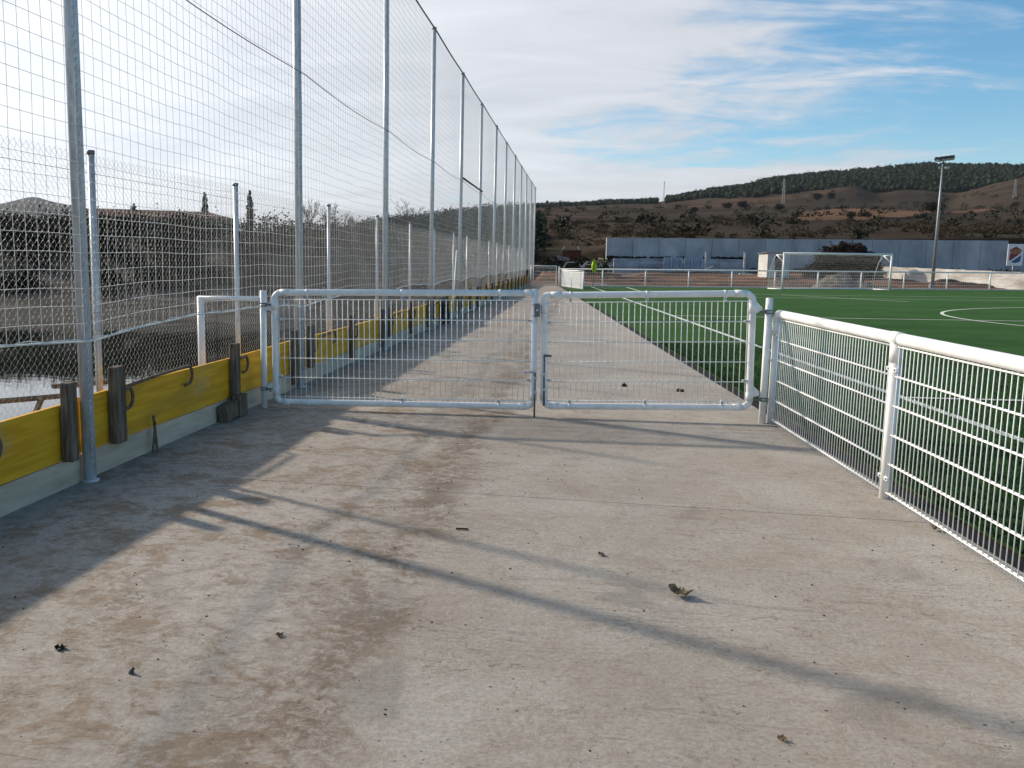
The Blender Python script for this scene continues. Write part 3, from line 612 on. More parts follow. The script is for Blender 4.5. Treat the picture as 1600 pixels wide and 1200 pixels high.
# dark jacket hung over a board, and a pale pole leaning on the net
def jacket():
    m = MB(); n, kk = 10, 9; vs = []
    for j in range(n):
        for i in range(kk):
            y = (i / (kk - 1) - .5) * 0.75; s = j / (n - 1)
            x = 0.06 + 0.07 * math.sin(i * 1.7 + j * .6) * s + 0.04 * s; z = 0.56 - 0.52 * s + 0.03 * math.sin(i * 1.3)
            if j == 0: x = -0.06; z = 0.54
            if j == 1: x = 0.0; z = 0.60
            vs.append((x, y * (1 + .15 * s), z))
    m.add(vs, [(j * kk + i, j * kk + i + 1, (j + 1) * kk + i + 1, (j + 1) * kk + i) for j in range(n - 1) for i in range(kk - 1)])
    o = m.build('jacket', MT['jacket'], None, True); so_ = o.modifiers.new('solid', 'SOLIDIFY'); so_.thickness = 0.02; o.location = (-3.25, 21.3, 0.0); tag(o, 'dark jacket hung over the yellow board by the fifth pole', 'jacket')
jacket()
o = MB().tube([(0, 0, 0), (0.02, 0.5, 1.75)], 0.018, 7).build('leaning_pole', MT['white'], None, True); o.location = (-3.12, 22.1, 0.0); tag(o, 'thin white pole leaning against the net beyond the gate', 'pole')

# ------------------------------------------------------------------ the double gate
GA = np.array([-3.12, 8.57]); GB = np.array([1.72, 8.86]); gd = (GB - GA) / np.linalg.norm(GB - GA); GW = float(np.linalg.norm(GB - GA)); ga = math.atan2(gd[1], gd[0])
def gate_post(xy, h_, lab):
    e = empty('gate_post', (xy[0], xy[1], 0), ga); tag(e, lab, 'gate post', 'white gate posts')
    MB().tube([(0, 0, -0.04), (0, 0, h_)], 0.032, 18).build('tube', MT['white'], e, True)
    MB().tube([(0, 0, h_ - 0.001), (0, 0, h_ + 0.004)], 0.029, 16).build('end_cap', MT['white'], e, True)
    return e
gpl = gate_post(GA, 1.185, 'white gate post at the yellow boards, carrying the wider leaf')
gpr = gate_post(GB, 1.175, 'white gate post beside the near railing, carrying the narrower leaf')
def strap(par, z, sgn):
    m = MB(); m.tube([(0.036 * math.cos(a), 0.036 * math.sin(a), z) for a in np.linspace(0, 2 * math.pi, 14)[:-1]], 0.006, 6, closed=True)
    m.tube([(0.036 * math.cos(a), 0.036 * math.sin(a), z + 0.025) for a in np.linspace(0, 2 * math.pi, 14)[:-1]], 0.006, 6, closed=True)
    m.tube([(0.03 * sgn, -0.03, z + 0.012), (0.085 * sgn, -0.02, z + 0.012)], 0.009, 8); m.build('hinge_strap', MT['steel'], par, True)
for z in (0.185, 1.035): strap(gpl, z, 1)
for z in (0.215, 1.04): strap(gpr, z, -1)
MB().tube([(0.02, 0, 0.87), (0.13, -0.01, 0.87)], 0.014, 8).tube([(0.02, 0, 0.60), (0.13, -0.01, 0.60)], 0.012, 8).build('link_bar', MT['white'], gpr, True)
def arc(cx, cz, r, a0, a1, n=7): return [(cx + r * math.cos(a), 0, cz + r * math.sin(a)) for a in np.linspace(a0, a1, n)]
def leaf(name, s0, s1, z0a, z0b, z1a, z1b, lab, hinge_left):
    r = 0.0315; w_ = s1 - s0 - 2 * r; hgt = (z1a + z1b - z0a - z0b) / 2 - 2 * r
    base = GA + gd * (s0 + r); e = empty(name, (base[0], base[1], z0a + r), ga); e.rotation_euler = (0, -math.atan2(z0b - z0a, s1 - s0), ga)
    tag(e, lab, 'gate', 'leaves of the double gate')
    R_ = 0.075; pi = math.pi
    pts = arc(R_, R_, R_, pi, 1.5 * pi) + arc(w_ - R_, R_, R_, 1.5 * pi, 2 * pi)
    if hinge_left:   # right stile runs past the top rail
        pts += [(w_, 0, hgt + 0.035)]; fr = MB().tube([(w_, 0, hgt + 0.038)] + pts[::-1][1:] + arc(R_, hgt - R_, R_, pi, 0.5 * pi)[0:] + [(w_ - 0.02, 0, hgt)], r, 14)
    else:
        pts += arc(w_ - R_, hgt - R_, R_, 0, 0.5 * pi) + arc(0.035, hgt - 0.035, 0.035, 0.5 * pi, pi, 4)
        fr = MB().tube(pts, r, 14, closed=True)
    fr.build('frame', MT['white'], e, True)
    sl_ = MB()                                     # sockets at the elbows
    ends = [((0, 0, R_ - 0.01), (0, 0, R_ + 0.09)), ((R_ - 0.01, 0, 0), (R_ + 0.07, 0, 0)), ((w_ - R_ - 0.07, 0, 0), (w_ - R_ + 0.01, 0, 0)), ((w_, 0, R_ - 0.01), (w_, 0, R_ + 0.07))]
    ends += [((0, 0, hgt - R_ - 0.10), (0, 0, hgt - R_ + 0.01)), ((R_ - 0.01, 0, hgt), (R_ + 0.09, 0, hgt))]
    if not hinge_left: ends += [((w_ - R_ - 0.09, 0, hgt), (w_ - R_ + 0.01, 0, hgt)), ((w_, 0, hgt - R_ - 0.11), (w_, 0, hgt - R_ + 0.01))]
    else: ends += [((w_ - 0.10, 0, hgt), (w_ - 0.03, 0, hgt))]
    for a, b in ends: MB().tube([a, b], r + 0.0035, 14).build('socket', MT['white'], e, True)
    # infill: welded bars
    zb = [0.055 + k * (hgt - 0.125) / 5 for k in range(6)]; x0, x1 = r - 0.004, w_ - r + 0.004
    hm = MB().tube([(x0, 0, 0), (x1, 0, 0)], 0.0050, 6).mesh('cross_bar', MT['wire'], True)
    for z in zb: link('cross_bar', hm, e, (0, -0.0055, z))
    vm = MB().tube([(0, 0, zb[0] - 0.022), (0, 0, zb[-1] + 0.006)], 0.0040, 6).mesh('bar', MT['wire'], True)
    n = int((x1 - x0) / 0.054)
    for k in range(n + 1): link('bar', vm, e, (x0 + 0.014 + k * (x1 - x0 - 0.028) / n, 0.0035, 0))
    # clips holding the infill
    def clip(x, z, vert):
        m = MB().box((x, -0.012, z), (0.05, 0.014, 0.022) if vert else (0.024, 0.014, 0.05)); o = m.build('clip', MT['white'], e)
        MB().tube([(x, -0.018, z), (x, -0.026, z)], 0.0075, 8).build('bolt', MT['steel'], o)
    for f in (0.13, 0.5, 0.87):
        clip(w_ * f, r + 0.014, False); clip(w_ * f, hgt - r - 0.016, False)
        for z in (0, hgt): MB().tube([(w_ * f - 0.012, 0, z), (w_ * f + 0.012, 0, z)], r + 0.0035, 12).build('band', MT['white'], e, True)
    for f in (0.24, 0.76): clip(r + 0.02, hgt * f, True); clip(w_ - r - 0.02, hgt * f, True)
    hx = 0 if hinge_left else w_; sg = -1 if hinge_left else 1
    for z in (hgt * 0.135, hgt * 0.87):
        m = MB(); m.add([(hx + sg * 0.02, -0.012, z + 0.075), (hx + sg * 0.02, -0.012, z - 0.045), (hx + sg * 0.085, -0.012, z - 0.03), (hx + sg * 0.085, -0.012, z + 0.01),
                         (hx + sg * 0.02, 0.012, z + 0.075), (hx + sg * 0.02, 0.012, z - 0.045), (hx + sg * 0.085, 0.012, z - 0.03), (hx + sg * 0.085, 0.012, z + 0.01)],
                        [(0, 1, 2, 3), (7, 6, 5, 4), (0, 4, 5, 1), (1, 5, 6, 2), (2, 6, 7, 3), (3, 7, 4, 0)])
        o = m.build('hinge_plate', MT['white'], e); MB().tube([(hx + sg * 0.06, 0, z - 0.05), (hx + sg * 0.06, 0, z + 0.03)], 0.010, 8).build('hinge_pin', MT['steel'], o, True)
    return e, w_, hgt
gl, wl, hl = leaf('gate_leaf', 0.094, 2.735, 0.035, 0.062, 1.205, 1.225, 'wider left leaf of the white mesh gate, with the dark lock box', True)
gr, wr, hr = leaf('gate_leaf', 2.770, 4.755, 0.070, 0.115, 1.215, 1.245, 'narrower right leaf of the white mesh gate, next to the turf', False)
o = MB().box((wl + 0.022, -0.045, hl - 0.16), (0.052, 0.04, 0.125)).build('lock_box', MT['steel'], gl)
MB().tube([(wl + 0.022, -0.066, hl - 0.16), (wl + 0.022, -0.074, hl - 0.16)], 0.012, 10).build('lock_cylinder', MT['galv'], o, True)
MB().box((wl - 0.0, 0, hl - 0.215), (0.076, 0.076, 0.006)).box((wl, 0, hl - 0.105), (0.076, 0.076, 0.006)).build('lock_bracket', MT['white'], gl)
MB().tube([(wl + 0.012, -0.048, -0.125), (wl + 0.012, -0.048, 0.34)], 0.009, 8).build('drop_bolt', MT['steel'], gl, True)
MB().tube([(wl + 0.012, -0.048, 0.34), (wl - 0.07, -0.048, 0.35)], 0.011, 8).tube([(wl - 0.07, -0.05, 0.345), (wl - 0.09, -0.05, 0.352)], 0.014, 8).build('bolt_handle', MT['galv'], gl, True)
for z in (0.15, 0.29): MB().box((wl + 0.012, -0.046, z), (0.034, 0.03, 0.022)).build('bolt_guide', MT['galv'], gl)
MB().tube([(0.005, -0.046, 0.01), (0.005, -0.046, 0.50)], 0.009, 8).build('drop_bolt', MT['steel'], gr, True)
MB().tube([(0.0, -0.046, 0.50), (0.075, -0.046, 0.495)], 0.012, 8).build('bolt_handle', MT['steel'], gr, True)
for z in (0.17, 0.32): MB().box((0.005, -0.044, z), (0.034, 0.03, 0.022)).build('bolt_guide', MT['galv'], gr)

# ------------------------------------------------------------------ near railing on the right
RA = np.array([1.80, 8.88]); RB = np.array([1.972, 6.15]); rd = (RB - RA) / np.linalg.norm(RB - RA); RL = float(np.linalg.norm(RB - RA)); ra = math.atan2(rd[1], rd[0])
def near_railing():
    e = empty('near_railing', (RA[0], RA[1], 0), ra); tag(e, 'white tubular railing with vertical bar infill beside the near turf', 'railing')
    zt = 1.035; n_b = 3; L_ = RL * n_b
    top = arc(0.075, zt - 0.075, 0.075, math.pi, 0.5 * math.pi, 7); top = [(x, 0, z) for x, _, z in top] + [(L_ * 0.33, 0, zt), (L_ * 0.66, 0, zt), (L_, 0, zt)]
    MB().tube(top, 0.038, 18).build('top_rail', MT['white'], e, True)
    MB().tube([(0, 0, -0.04), (0, 0, zt - 0.07)], 0.033, 16).build('post', MT['white'], e, True)
    MB().tube([(0, 0, zt - 0.20), (0, 0, zt - 0.075)], 0.0385, 16).build('socket', MT['white'], e, True)
    pm = MB().tube([(0, 0, -0.04), (0, 0, zt - 0.02)], 0.033, 16).mesh('post', MT['white'], True); tm = MB().tube([(0, 0, zt - 0.15), (0, 0, zt - 0.03)], 0.040, 16).mesh('socket', MT['white'], True)
    sm = MB().tube([(-0.07, 0, zt), (0.07, 0, zt)], 0.0425, 18).mesh('sleeve', MT['white'], True)
    for k in range(1, n_b + 1):
        p_ = link('post', pm, e, (k * RL, 0, 0)); link('socket', tm, p_); link('sleeve', sm, p_)
    zb = [0.045 + k * 0.188 for k in range(6)]
    hm = MB().tube([(0.036, 0, 0), (RL - 0.036, 0, 0)], 0.0042, 6).mesh('cross_bar', MT['wire'], True); vm = MB().tube([(0, 0, 0.018), (0, 0, zb[-1] + 0.008)], 0.0034, 6).mesh('bar', MT['wire'], True)
    cm = MB().box((0, 0, 0), (0.05, 0.016, 0.024)).mesh('clip', MT['white']); bm_ = MB().tube([(0.01, -0.008, 0), (0.01, -0.014, 0)], 0.007, 8).mesh('bolt', MT['steel'])
    n = int((RL - 0.08) / 0.0545)
    for b in range(n_b):
        for z in zb:
            link('cross_bar', hm, e, (b * RL, -0.0078, z)); link('cross_bar', hm, e, (b * RL, 0.0078, z))
        for k in range(n + 1): link('bar', vm, e, (b * RL + 0.046 + k * (RL - 0.092) / n, 0, 0))
        for z in (0.14, 0.84):
            for x in (0.05, RL - 0.05): c_ = link('clip', cm, e, (b * RL + x, -0.016, z)); link('bolt', bm_, c_)
near_railing()

# ------------------------------------------------------------------ far end: fence, gate, short railing, flag, goal
FY = lambda x: 56.62 + WS * (x - 1.26)
def far_fence():
    xs = []
    for px in [873.5, 941, 1008, 1075.3, 1142.8, 1210, 1277, 1344.5, 1411.5, 1479, 1546, 1613, 1680, 1747]:
        d = ray(px, 450); tt = (56.62 - WS * 1.26) / (d[1] - WS * d[0]); xs.append(d[0] * tt)
    e = empty('pitch_fence', (xs[0], FY(xs[0]), 0)); tag(e, 'long white post-and-mesh fence along the far end of the pitch', 'fence')
    o = np.array([xs[0], FY(xs[0]), 0])
    P = lambda x, z, dy=0: tuple(np.array([x, FY(x) + dy, z]) - o)
    for x in xs: MB().tube([P(x, -0.05), P(x, 1.03)], 0.040, 10).build('post', MT['white'], e, True)
    MB().tube([P(xs[0], 1.04), P(xs[-1], 1.04)], 0.040, 10).build('top_rail', MT['white'], e, True)
    MB().box(tuple((np.array(P(xs[0], 0.02, -.1)) + np.array(P(xs[-1], 0.02, -.1))) / 2), (math.hypot(xs[-1] - xs[0], FY(xs[-1]) - FY(xs[0])), 0.10, 0.07), rz=math.atan(WS)).build('kerb', MT['debris_white'], e)
    xv = np.arange(xs[0], xs[-1], 0.11); A = np.stack([np.stack([xv, FY(xv), 0 * xv + 0.06], -1), np.stack([xv, FY(xv), 0 * xv + 1.0], -1)], 1) - o
    zh = np.linspace(0.06, 1.0, 6); B = np.stack([np.stack([0 * zh + xs[0], 0 * zh + FY(xs[0]), zh], -1), np.stack([0 * zh + xs[-1], 0 * zh + FY(xs[-1]), zh], -1)], 1) - o
    V, F = join([strands(A, 0.0032), strands(B, 0.0065)]); m = link('wire_mesh', np_mesh('wire_mesh', V, F, MT['wire']), e); m['kind'] = 'stuff'
far_fence()
def far_gate():
    a = np.array([-2.95, 55.1]); b = np.array([-1.40, 55.2]); d = (b - a) / np.linalg.norm(b - a); L_ = float(np.linalg.norm(b - a)); e = empty('far_gate', (a[0], a[1], 0), math.atan2(d[1], d[0]))
    tag(e, 'small white mesh gate at the far end of the concrete path', 'gate')
    MB().tube([(0.08, 0, 0.12), (L_ - 0.1, 0, 0.12), (L_ - 0.1, 0, 1.22), (0.08, 0, 1.22)], 0.034, 10, closed=True).build('frame', MT['white'], e, True)
    MB().tube([(-0.06, 0, -0.05), (-0.06, 0, 1.28)], 0.035, 10).build('post', MT['white'], e, True); MB().tube([(L_ + 0.06, 0, -0.05), (L_ + 0.06, 0, 1.20)], 0.035, 10).build('post', MT['white'], e, True)
    xv = np.arange(0.12, L_ - 0.1, 0.07); A = np.stack([np.stack([xv, 0 * xv, 0 * xv + 0.12], -1), np.stack([xv, 0 * xv, 0 * xv + 1.22], -1)], 1); zv = np.linspace(0.3, 1.1, 5)
    B = np.stack([np.stack([0 * zv + 0.1, 0 * zv, zv], -1), np.stack([0 * zv + L_ - 0.1, 0 * zv, zv], -1)], 1)
    V, F = join([strands(A, 0.004), strands(B, 0.007)]); m = link('wire_mesh', np_mesh('wire_mesh', V, F, MT['wire']), e); m['kind'] = 'stuff'
far_gate()
def side_rail():
    a = np.array([0.10, 50.0]); b = np.array([-1.20, 55.2]); d = (b - a) / np.linalg.norm(b - a); L_ = float(np.linalg.norm(b - a)); e = empty('short_railing', (a[0], a[1], 0), math.atan2(d[1], d[0]))
    tag(e, 'short white railing seen nearly end-on beside the small far gate', 'railing')
    MB().tube([(0, 0, 0.98), (L_, 0, 0.98)], 0.036, 10).build('top_rail', MT['white'], e, True)
    for x in (0, L_ / 2, L_): MB().tube([(x, 0, -0.05), (x, 0, 0.97)], 0.035, 10).build('post', MT['white'], e, True)
    me = MB().box((0, 0, 0.47), (0.034, 0.012, 0.92)).mesh('slat', MT['white'])
    n = int((L_ - 0.1) / 0.07)
    for k in range(n + 1): link('slat', me, e, (0.06 + k * (L_ - 0.12) / n, 0, 0.0))
    for z in (0.08, 0.9): MB().box((L_ / 2, 0.012, z), (L_, 0.01, 0.03)).build('cross_bar', MT['white'], e)
side_rail()
def corner_flag():
    p0 = atY(926, 447, 55.6); e = empty('corner_flag', (p0[0], p0[1], 0)); tag(e, 'yellow-green corner flag drooping on its thin pole', 'flag')
    MB().tube([(0, 0, 0), (0.03, 0, 1.62)], 0.016, 7).build('pole', MT['stake'], e, True)
    m = MB(); n = 8; vs = []
    for j in range(n):
        s = j / (n - 1); wdt = 0.05 + 0.36 * math.sin(math.pi * min(1, s * 0.85 + 0.08)) * (0.7 + 0.3 * s)
        for i in range(6): f = i / 5 - 0.5; vs.append((0.03 + f * wdt * 0.85 + 0.04 * s, 0.06 * math.sin(i * 2.1 + j * 0.7), 1.64 - 0.78 * s - 0.10 * abs(f) * s))
    m.add(vs, [(j * 6 + i, j * 6 + i + 1, (j + 1) * 6 + i + 1, (j + 1) * 6 + i) for j in range(n - 1) for i in range(5)])
    o = m.build('cloth', MT['flag'], e, True); sd = o.modifiers.new('solid', 'SOLIDIFY'); sd.thickness = 0.004
corner_flag()
def goal():
    a = np.array([11.33, 55.05]); b = np.array([17.47, 56.55]); d = (b - a) / np.linalg.norm(b - a); L_ = float(np.linalg.norm(b - a)); e = empty('football_goal', (a[0], a[1], 0), math.atan2(d[1], d[0]))
    tag(e, 'white football goal with net on the far side of the pitch', 'goal'); H = 2.06
    for x in (0, L_): MB().tube([(x, 0, 0), (x, 0, H)], 0.055, 12).build('goal_post', MT['white'], e, True)
    MB().tube([(-0.055, 0, H), (L_ + 0.055, 0, H)], 0.055, 12).build('crossbar', MT['white'], e, True)
    for x, sx in ((0, -1), (L_, -1)):
        MB().tube([(x, 0.02, 1.55), (x - 0.28, 0.35, 1.98)], 0.03, 7).tube([(x, 0.02, 1.98), (x - 0.28, 0.40, 1.98)], 0.022, 7).build('net_stay', MT['white'], e, True)
        pts = [(x - 0.28, 0.40, 1.98), (x - 0.3, 0.75, 1.6), (x - 0.33, 1.0, 1.0), (x - 0.35, 1.1, 0.03)]; MB().tube(pts, 0.014, 6).build('net_hoop', MT['white'], e, True)
        MB().tube([(x, 0, 0.03), (x - 0.35, 1.1, 0.03)], 0.03, 8).build('ground_bar', MT['white'], e, True)
    MB().tube([(-0.35, 1.1, 0.03), (L_ - 0.35, 1.1, 0.03)], 0.03, 8).build('ground_bar', MT['white'], e, True)
    prof = np.array([[0.0, 2.04], [0.40, 1.98], [0.72, 1.6], [0.98, 1.0], [1.1, 0.04]])
    tt = np.linspace(0, 4, 22); py_ = np.interp(tt, range(5), prof[:, 0]); pz_ = np.interp(tt, range(5), prof[:, 1])
    xs = np.arange(0, L_ + 0.01, 0.14); A = np.stack([xs[:, None] - 0.32 * py_[None, :] / 1.1 + 0 * xs[:, None], py_[None, :] + 0 * xs[:, None], pz_[None, :] + 0.02 * np.sin(xs[:, None] * 3)], -1)
    xh = np.linspace(0, L_, 30); Bh = np.stack([xh[None, :] - 0.32 * py_[:, None] / 1.1, py_[:, None] + 0.04 * np.sin(xh[None, :] * 1.4) * (pz_[:, None] > 0.1), pz_[:, None] + 0.03 * np.sin(xh[None, :] * 2.2) * (pz_[:, None] < 1.9)], -1)
    parts = [strands(A, 0.0022), strands(Bh, 0.0022)]
    for x in (0, L_):
        zz = np.linspace(0.05, 2.0, 16); yb = np.interp(-zz, -prof[:, 1], prof[:, 0]); parts.append(strands(np.stack([np.stack([0 * zz + x, 0 * zz, zz], -1), np.stack([x - 0.32 * yb / 1.1, yb, zz - 0.03], -1)], 1), 0.003))
        for f in np.linspace(0.15, 0.9, 6): parts.append(strands([np.stack([x - 0.32 * yb * f / 1.1, yb * f, zz], -1)], 0.003))
    V, F = join(parts); m = link('goal_net', np_mesh('goal_net', V, F, MT['net']), e); m['kind'] = 'stuff'
goal()

# ------------------------------------------------------------------ behind the far fence
WY = lambda x: 80.0 + WS * (x - 2)
def far_wall():
    e = empty('retaining_wall', (2.0, 80.0, 0.3), math.atan(WS)); tag(e, 'long pale blue-grey panelled wall below the hillside', 'wall'); k_ = math.hypot(1, WS)
    x = 0.0; i = 0
    while x < 62:
        wd_ = 2.24; top = 3.24 if x < 31.8 else 2.98
        MB().box((x + wd_ / 2, 0.15 if x < 31.8 else 0.20, (top + 0) / 2), (wd_ - 0.035, 0.3, top + 0.006 * (i % 3))).build('wall_panel', MT['wall'], e)
        if x > 0: MB().box((x, 0.17, 1.5), (0.04, 0.2, 2.9)).build('joint_strip', MT['debris_grey'], e)
        x += wd_; i += 1
far_wall()
def low_front_wall():
    e = empty('lower_wall', (2.6, 78.55, 0.3), math.atan(WS)); tag(e, 'low stained wall running in front of the panelled wall', 'wall')
    for k in range(5): MB().box((1.1 + k * 2.2, 0.1, 0.75 + 0.02 * (k % 2)), (2.17, 0.22, 1.5)).build('wall_section', MT['wall_low'], e)
low_front_wall()
for px, nm in ((1100.5, 'slim concrete post right of the blue sheets'), (1160.5, 'slim concrete post left of the small hut')):
    q0 = atY(px, 421, 78.2 + WS * 8); o = MB().box((0, 0, 0.75), (0.14, 0.14, 1.9), ry=0.01).box((0, 0, 1.74), (0.20, 0.18, 0.08)).build('concrete_post', MT['debris_white']); o.location = (q0[0], q0[1] - 0.6, 0.6); tag(o, nm, 'post', 'concrete posts')
def blue_sheet(px0, px1, ytop, lab):
    a = atY(px0, ytop, 78.7); b = atY(px1, ytop, 78.9); a[1] -= 0.4; b[1] -= 0.2; n = int((b[0] - a[0]) / 0.1); e = empty('blue_sheet_panel', (a[0], a[1], 0.6)); tag(e, lab, 'sheet metal', 'blue sheet panels')
    m = MB(); vs = []; L_ = b[0] - a[0]
    for i in range(n + 1):
        x = L_ * i / n; y = 0.03 * (1 if i % 2 else -1) - 0.08 + (b[1] - a[1]) * i / n
        vs += [(x, y, 0.0), (x + 0.01, y + 0.05, a[2] - 0.6)]
    m.add(vs, [(2 * i, 2 * i + 2, 2 * i + 3, 2 * i + 1) for i in range(n)]); o = m.build('sheet', MT['blue_sheet'], e); sd = o.modifiers.new('solid', 'SOLIDIFY'); sd.thickness = 0.004
    for f in (0.0, 0.42, 0.98): MB().box((L_ * f, -0.15 + (b[1] - a[1]) * f, 0.62), (0.05, 0.04, 1.28)).build('batten', MT['debris_white'], e)
blue_sheet(1037, 1066, 402, 'left one of two blue corrugated sheets against the low wall'); blue_sheet(1069, 1098, 400, 'right one of two blue corrugated sheets against the low wall')
def hut():
    a = atY(1198, 430, 73.2); e = empty('small_hut', (a[0], a[1], 0.42), math.atan(WS)); tag(e, 'small whitewashed hut with a dark doorway left of the goal', 'hut')
    Wd, Dp, Hh = 1.65, 1.6, 1.86
    MB().box((0.28, 0.05, Hh / 2), (0.56, 0.1, Hh)).box((Wd - 0.28, 0.05, Hh / 2), (0.56, 0.1, Hh)).box((Wd / 2, 0.05, Hh - 0.12), (Wd - 1.12, 0.1, 0.24)).build('front_wall', MT['hut'], e)
    m = MB(); m.add([(0, 0.1, 0), (-0.12, Dp, 0), (-0.12, Dp, Hh - .08), (0, 0.1, Hh), (0.1, 0.1, 0), (-0.02, Dp, 0), (-0.02, Dp, Hh - .08), (0.1, 0.1, Hh)], [(0, 3, 2, 1), (4, 5, 6, 7), (0, 4, 7, 3), (1, 2, 6, 5), (3, 7, 6, 2)]); m.build('side_wall', MT['hut'], e)
    MB().box((Wd, Dp / 2 + 0.05, Hh / 2), (0.1, Dp - 0.1, Hh)).build('side_wall', MT['hut'], e); MB().box((Wd / 2, Dp + .06, Hh / 2 - .05), (Wd + .2, 0.1, Hh - .1)).build('back_wall', MT['hut'], e)
    MB().box((Wd / 2, 0.12, 0.78), (0.52, 0.04, 1.6)).build('door', MT['black'], e)
    n = 22; vs = []
    for i in range(n + 1): x = -0.15 + (Wd + 0.3) * i / n; z = Hh + 0.02 + 0.035 * (i % 2); vs += [(x, -0.12, z), (x - 0.1, Dp + 0.1, z - 0.06)]
    m = MB(); m.add(vs, [(2 * i, 2 * i + 2, 2 * i + 3, 2 * i + 1) for i in range(n)]); o = m.build('roof', MT['debris_grey'], e); sd = o.modifiers.new('solid', 'SOLIDIFY'); sd.thickness = 0.03
hut()
def white_wall():
    P = [(23.2, 78.0, 0.15), (26.75, 62.2, -0.1), (30.5, 47.0, -0.2)]; e = empty('low_white_wall', P[0]); tag(e, 'low flaking white wall in the sun behind the far fence', 'wall')
    for k in range(2):
        a, b = np.array(P[k]), np.array(P[k + 1]); d = b - a; L_ = np.linalg.norm(d[:2]); n = int(L_ / 2.5)
        for i in range(n):
            c = a + d * (i + 0.5) / n - np.array(P[0]); MB().box((c[0], c[1], c[2] + 0.56), (L_ / n - 0.012, 0.24, 1.22 + random.uniform(-.015, .015)), rz=math.atan2(d[1], d[0])).build('wall_section', MT['whitewash'], e)
white_wall()
def floodlight():
    b = atY(1457, 442, 63.0); e = empty('floodlight_mast', (b[0], b[1], 0.0)); tag(e, 'tall grey floodlight mast behind the far fence', 'floodlight')
    MB().tube([(0, 0, 0), (0, 0, 4), (0, 0, 7.75)], [0.105, 0.085, 0.055], 12).build('mast', MT['lamp'], e, True)
    MB().box((0, 0, 0.14), (0.3, 0.3, 0.34)).build('footing', MT['debris_grey'], e)
    MB().tube([(-0.42, 0.05, 7.92), (0.45, -0.1, 8.06)], 0.035, 6).tube([(0, 0, 7.7), (0, 0, 8.0)], 0.045, 8).build('cross_arm', MT['black'], e)
    for k, (x, rz_) in enumerate(((-0.34, 0.3), (-0.06, 0.0), (0.2, -0.2), (0.44, -0.6))):
        o = MB().box((x, -0.08, 8.02 + 0.13 * (x + 0.3)), (0.27, 0.30, 0.19), rz=rz_, rx=0.55).build('lamp_head', MT['black'], e); MB().box((x, -0.22, 7.93 + 0.13 * (x + 0.3)), (0.22, 0.02, 0.15), rz=rz_, rx=0.55).build('lens', MT['lampglass'], o)
    for x in (-0.22, 0.12, 0.22):
        MB().tube([(x, -0.05, 7.52), (x * 1.2, -0.24, 7.49)], [0.03, 0.085], 8).build('loudspeaker', MT['debris_white'], e)
    MB().tube([(-0.25, -0.02, 7.55), (0.26, -0.02, 7.55)], 0.02, 5).build('bracket', MT['lamp'], e)
floodlight()
def crest_sign():
    c = atY(1586, 400, 80.6); e = empty('crest_sign', (c[0], c[1], 0.6), math.atan(WS) * 0.5); tag(e, 'white sign with a red and blue club crest by the wall', 'sign')
    MB().box((0, 0, 1.72), (1.16, 0.05, 1.72)).build('panel', MT['white'], e); MB().tube([(-0.05, 0.05, 0), (-0.05, 0.05, 1.0)], 0.05, 8).build('sign_post', MT['lamp'], e, True)
    def plate(poly, m_, dep, name):
        mb = MB(); n = len(poly); vs = [(x, -0.026 - dep, z + 1.70) for x, z in poly] + [(x, -0.026, z + 1.70) for x, z in poly]
        mb.add(vs, [tuple(range(n)), tuple(range(2 * n - 1, n - 1, -1))] + [(i, n + i, n + (i + 1) % n, (i + 1) % n) for i in range(n)]); mb.build(name, m_, e)
    sh = [(-0.42, 0.12), (-0.44, -0.30), (-0.38, -0.52), (-0.18, -0.58), (0.0, -0.64), (0.2, -0.58), (0.38, -0.52), (0.43, -0.30), (0.44, 0.12)]
    plate(sh, MT['blue'], 0.006, 'shield')
    plate([(-0.42, 0.12), (-0.44, -0.30), (-0.40, -0.47), (0.36, 0.12)], MT['red'], 0.011, 'red_field')
    plate([(-0.40, -0.50), (-0.30, -0.55), (0.44, 0.02), (0.44, 0.13), (0.36, 0.13)], MT['white'], 0.015, 'diagonal_band')
    plate([(-0.36, 0.13), (-0.46, 0.38), (-0.30, 0.52), (-0.12, 0.60), (0.0, 0.70), (0.12, 0.60), (0.30, 0.52), (0.46, 0.38), (0.36, 0.13)], MT['red'], 0.008, 'crown')
    for x in (-0.26, 0.0, 0.26): plate([(x - 0.07, 0.22), (x - 0.09, 0.40), (x, 0.50), (x + 0.09, 0.40), (x + 0.07, 0.22)], MT['gold'], 0.013, 'crown_arch')
    plate([(-0.34, 0.14), (-0.34, 0.20), (0.34, 0.20), (0.34, 0.14)], MT['gold'], 0.014, 'crown_band')
crest_sign()
def mound(name, c, rx, ry, h_, m_, lab, cat, seed):
    n, k = 14, 30; vs = [(0, 0, h_)]; 
    for j in range(1, n + 1):
        r = j / n
        for i in range(k):
            a = 2 * math.pi * i / k; nzv = mnoise.noise(Vector((math.cos(a) * r * 2.3 + seed, math.sin(a) * r * 2.3, seed)))
            z = h_ * max(0, (1 - r) ** 0.9) * (1 + 0.6 * nzv) + 0.06 * mnoise.noise(Vector((a * 4, r * 9, seed))); vs.append((math.cos(a) * r * rx * (1 + .15 * nzv), math.sin(a) * r * ry, z if j < n else -0.15))
    fs = [(0, 1 + i, 1 + (i + 1) % k) for i in range(k)] + [(1 + (j - 1) * k + i, 1 + j * k + i, 1 + j * k + (i + 1) % k, 1 + (j - 1) * k + (i + 1) % k) for j in range(1, n) for i in range(k)]
    m = MB(); m.add(vs, fs); o = m.build(name, m_, None, False); o.location = c; tag(o, lab, cat); return o
g_ = atY(1308, 446, 62); mound('gravel_heap', (g_[0], 61.5, 0.0), 1.7, 1.4, 1.0, MT['gravel'], 'grey gravel heap behind the goal net', 'gravel heap', 3.0)
